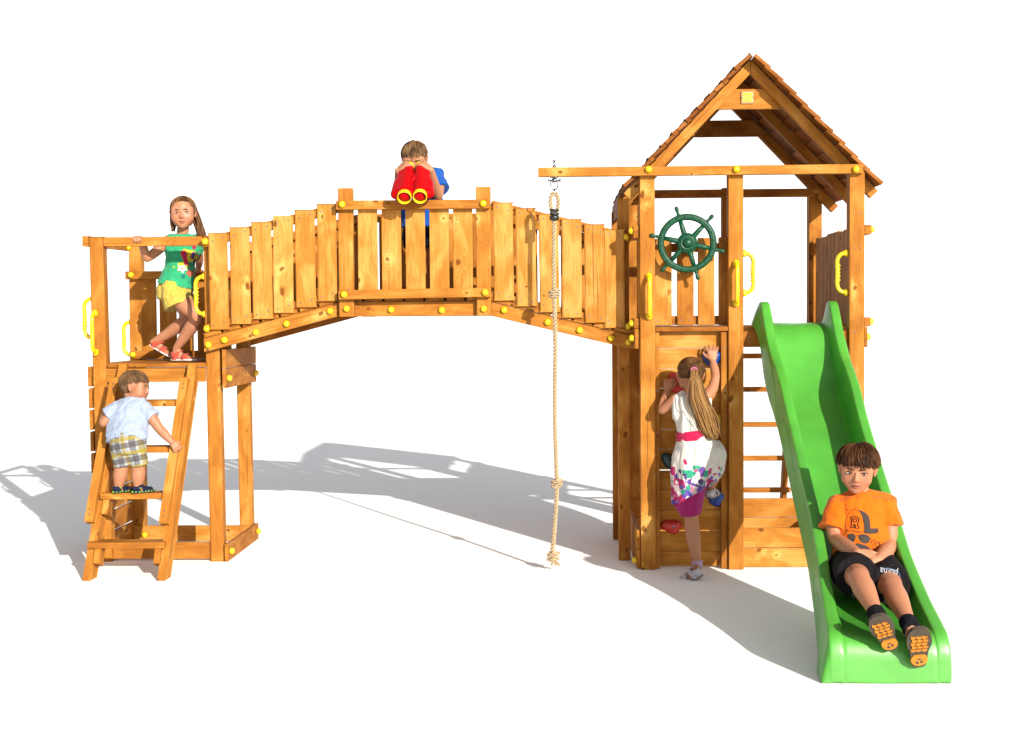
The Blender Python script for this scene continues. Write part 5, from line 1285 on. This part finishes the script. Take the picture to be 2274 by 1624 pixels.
tee, bvo = finish_cloth('shirt', bm, ORANGE, eo, .004, 6, [(.008, (14, 14, 18), 5), (.005, (30, 18, 26), 1)])
mb = MB(); ncx = [Q(530+92*math.cos(t)*.95, 400+34*math.sin(t), Yo+.01-.05*math.sin(t)) for t in [math.pi*(k/16) for k in range(17)]]; mb.tube(ncx, .0055, 8); obj('collar', mb, [ORANGE], tee)
GREYP = col('print_charcoal', (.045, .036, .033)); OUTL = col('print_outline', (.10, .035, .012)); 
def tp(pts): return [(1764.8+.1823*x, 947.5+.1823*y) for x, y in pts]
decal('shirt_print', [tp([(775, 1020), (815, 1025), (870, 1055), (905, 1095), (918, 1165), (925, 1240), (1018, 1240), (1022, 1285), (985, 1305), (920, 1308), (865, 1300), (838, 1288), (850, 1262), (845, 1190), (828, 1110), (805, 1055)]),
                      tp([(645, 1315), (670, 1302), (705, 1302), (735, 1318), (745, 1345), (735, 1385), (705, 1418), (680, 1425), (660, 1400), (648, 1365)]), tp([(775, 1325), (810, 1312), (860, 1312), (905, 1332), (922, 1370), (905, 1408), (870, 1428), (830, 1420), (798, 1395), (778, 1360)]),
                      tp([(720, 1440), (750, 1422), (790, 1424), (820, 1434), (850, 1440), (885, 1462), (935, 1500), (915, 1512), (870, 1500), (820, 1498), (780, 1480), (740, 1462)])], bvo, GREYP, tee, .0018)
lines = []
for pl_, w_ in (([(618, 1240), (622, 1160), (640, 1095), (675, 1040), (735, 1012), (800, 1022)], 1.1), ([(618, 1015), (680, 1018), (735, 1008)], .9), ([(628, 1262), (700, 1262), (790, 1282), (845, 1278)], 1.0), ([(618, 1240), (630, 1275), (700, 1278), (790, 1292)], .9), ([(745, 1335), (760, 1325), (778, 1335)], 1.2), ([(920, 1360), (938, 1352)], 1.2),
                ([(930, 1420), (950, 1385), (980, 1375), (985, 1410), (955, 1450), (960, 1490), (1000, 1500), (1020, 1470)], 1.4), ([(985, 1430), (1015, 1400), (1040, 1410), (1030, 1460), (1000, 1480)], 1.4)): lines += line_poly(tp(pl_), w_)
for ring in (oval(*tp([(965, 1520)])[0], 6, 4.5), oval(*tp([(1008, 1440)])[0], 4, 5)): lines += line_poly(ring+ring[:1], 1.6)
decal('shirt_print', lines, bvo, OUTL, tee, .0022)
# varsity letter R: outlined slab letter
ru, rv = tp([(733, 1168)])[0]
def Rpoly(): 
    return [tp([(683, 1100), (760, 1100), (780, 1115), (780, 1165), (765, 1180), (775, 1215), (785, 1215), (785, 1238), (745, 1238), (740, 1205), (728, 1190), (722, 1190), (722, 1212), (732, 1212), (732, 1232), (683, 1232), (683, 1212), (692, 1212), (692, 1120), (683, 1120)])]
Rl = []
for ring in (Rpoly()[0], tp([(714, 1124), (748, 1124), (755, 1132), (755, 1152), (746, 1162), (714, 1162)])): Rl += line_poly(ring+ring[:1], 2.1)
decal('shirt_print', Rl, bvo, col('print_dark_outline', (.030, .012, .007)), tee, .0024)
BLACKF = fabric('black_cloth', (.010, .0085, .010), .25, .85, .5, 18)
bm = bmesh.new(); loft(bm, [qr(550, 800, .136, .102, Yo-.11), qr(555, 850, .148, .115, Yo-.15), qr(560, 895, .142, .11, Yo-.18)])
for hp, kn, e_, r_ in ((hl5, kl5, .80, .092), (hr5, kr5, .80, .092)):
    frustum(bm, hp+V(0, .02, 0), .096, hp.lerp(kn, e_), r_)
shs, bvsh = finish_cloth('shorts', bm, BLACKF, eo, .004, 5, [(.006, (18, 14, 18), 3)])
WHL = col('print_offwhite', (.42, .42, .46)); cu, cv = q2c(704, 884)
decal('shorts_print', [uvtext('puma', 21, cu, cv, math.pi+.16, .88)], bvsh, WHL, shs, .002, 3)
decal('shorts_print', line_poly([q2c(650, 880), q2c(668, 866), q2c(700, 862), q2c(735, 872), q2c(765, 890), q2c(775, 935)], 1.1), bvsh, col('print_pale_blue', (.10, .20, .36)), shs, .002)
# socks and trainers
SOCK = fabric('black_sock', (.010, .010, .013), .2, .95, .4, 50); TREAD = plastic('dark_tread', (.050, .036, .024), .75, 40); OTREAD = plastic('orange_tread', (.46, .16, .006), .6, 40); UPPER = fabric('dark_upper', (.022, .020, .026), .3, .8, .3, 60)
for an, kn, S_ in ((al5, kl5, SF1), (ar5, kr5, SF2)):
    d = (kn-an).normalized(); bm = bmesh.new(); frustum(bm, an-d*.025, .037, an+d*.035, .038); finish_cloth('sock', bm, SOCK, eo, .0035, 2, [(.002, (60, 60, 60), 2)])
    bm = bmesh.new(); hullmesh(bm, [(S_(0, .14, -.16), .030), (S_(0, .16, -.33), .026), (S_(0, .50, -.22), .030), (S_(.06, .78, -.20), .022), (S_(-.06, .78, -.20), .022), (S_(0, .12, -.22), .030), (S_(0, .88, -.18), .020), (S_(.11, .62, -.19), .022), (S_(-.11, .62, -.19), .022)], 3)
    shoe, _ = finish_cloth('trainer', bm, UPPER, eo, .0035, 3)
    mb = MB(); sole(mb, S_, -.11, 0, 1.42, 0.0); so5 = obj('sole', mb, [TREAD], shoe)
    mb = MB(); rnd = random.Random(3)
    def lug(pts, z=.0):
        a = [mb.bm.verts.new(S_(x, y, z-.01)) for x, y in pts]; b = [mb.bm.verts.new(S_(x, y, z+.030)) for x, y in pts]; n = len(pts)
        mb.bm.faces.new(a[::-1]); mb.bm.faces.new(b)
        for i in range(n): mb.bm.faces.new((a[i], a[(i+1) % n], b[(i+1) % n], b[i]))
    for r_ in range(5):
        y = .46+r_*.095
        for c_ in range(3):
            x = (c_-1)*.125+(.012 if r_ % 2 else -.012); lug([(x-.056, y-.022), (x-.005, y-.038), (x+.054, y-.014), (x+.058, y+.026), (x+.004, y+.012), (x-.052, y+.036)])
    heel = [(.190*math.sin(t)*1.0, .175-.175*math.cos(t)) for t in [-2.5+5.0*k/22 for k in range(23)]]; lug(heel)
    obj('tread', mb, [OTREAD], so5)
    mb = MB()
    for (x, y, a_, b_) in ((-.05, .10, .035, .045), (.05, .12, .035, .045), (0, .20, .05, .02)):
        v_ = [mb.bm.verts.new(S_(x+a_*math.cos(t), y+b_*math.sin(t), .034)) for t in [2*math.pi*k/10 for k in range(10)]]; mb.bm.faces.new(v_)
    obj('tread', mb, [TREAD], so5)
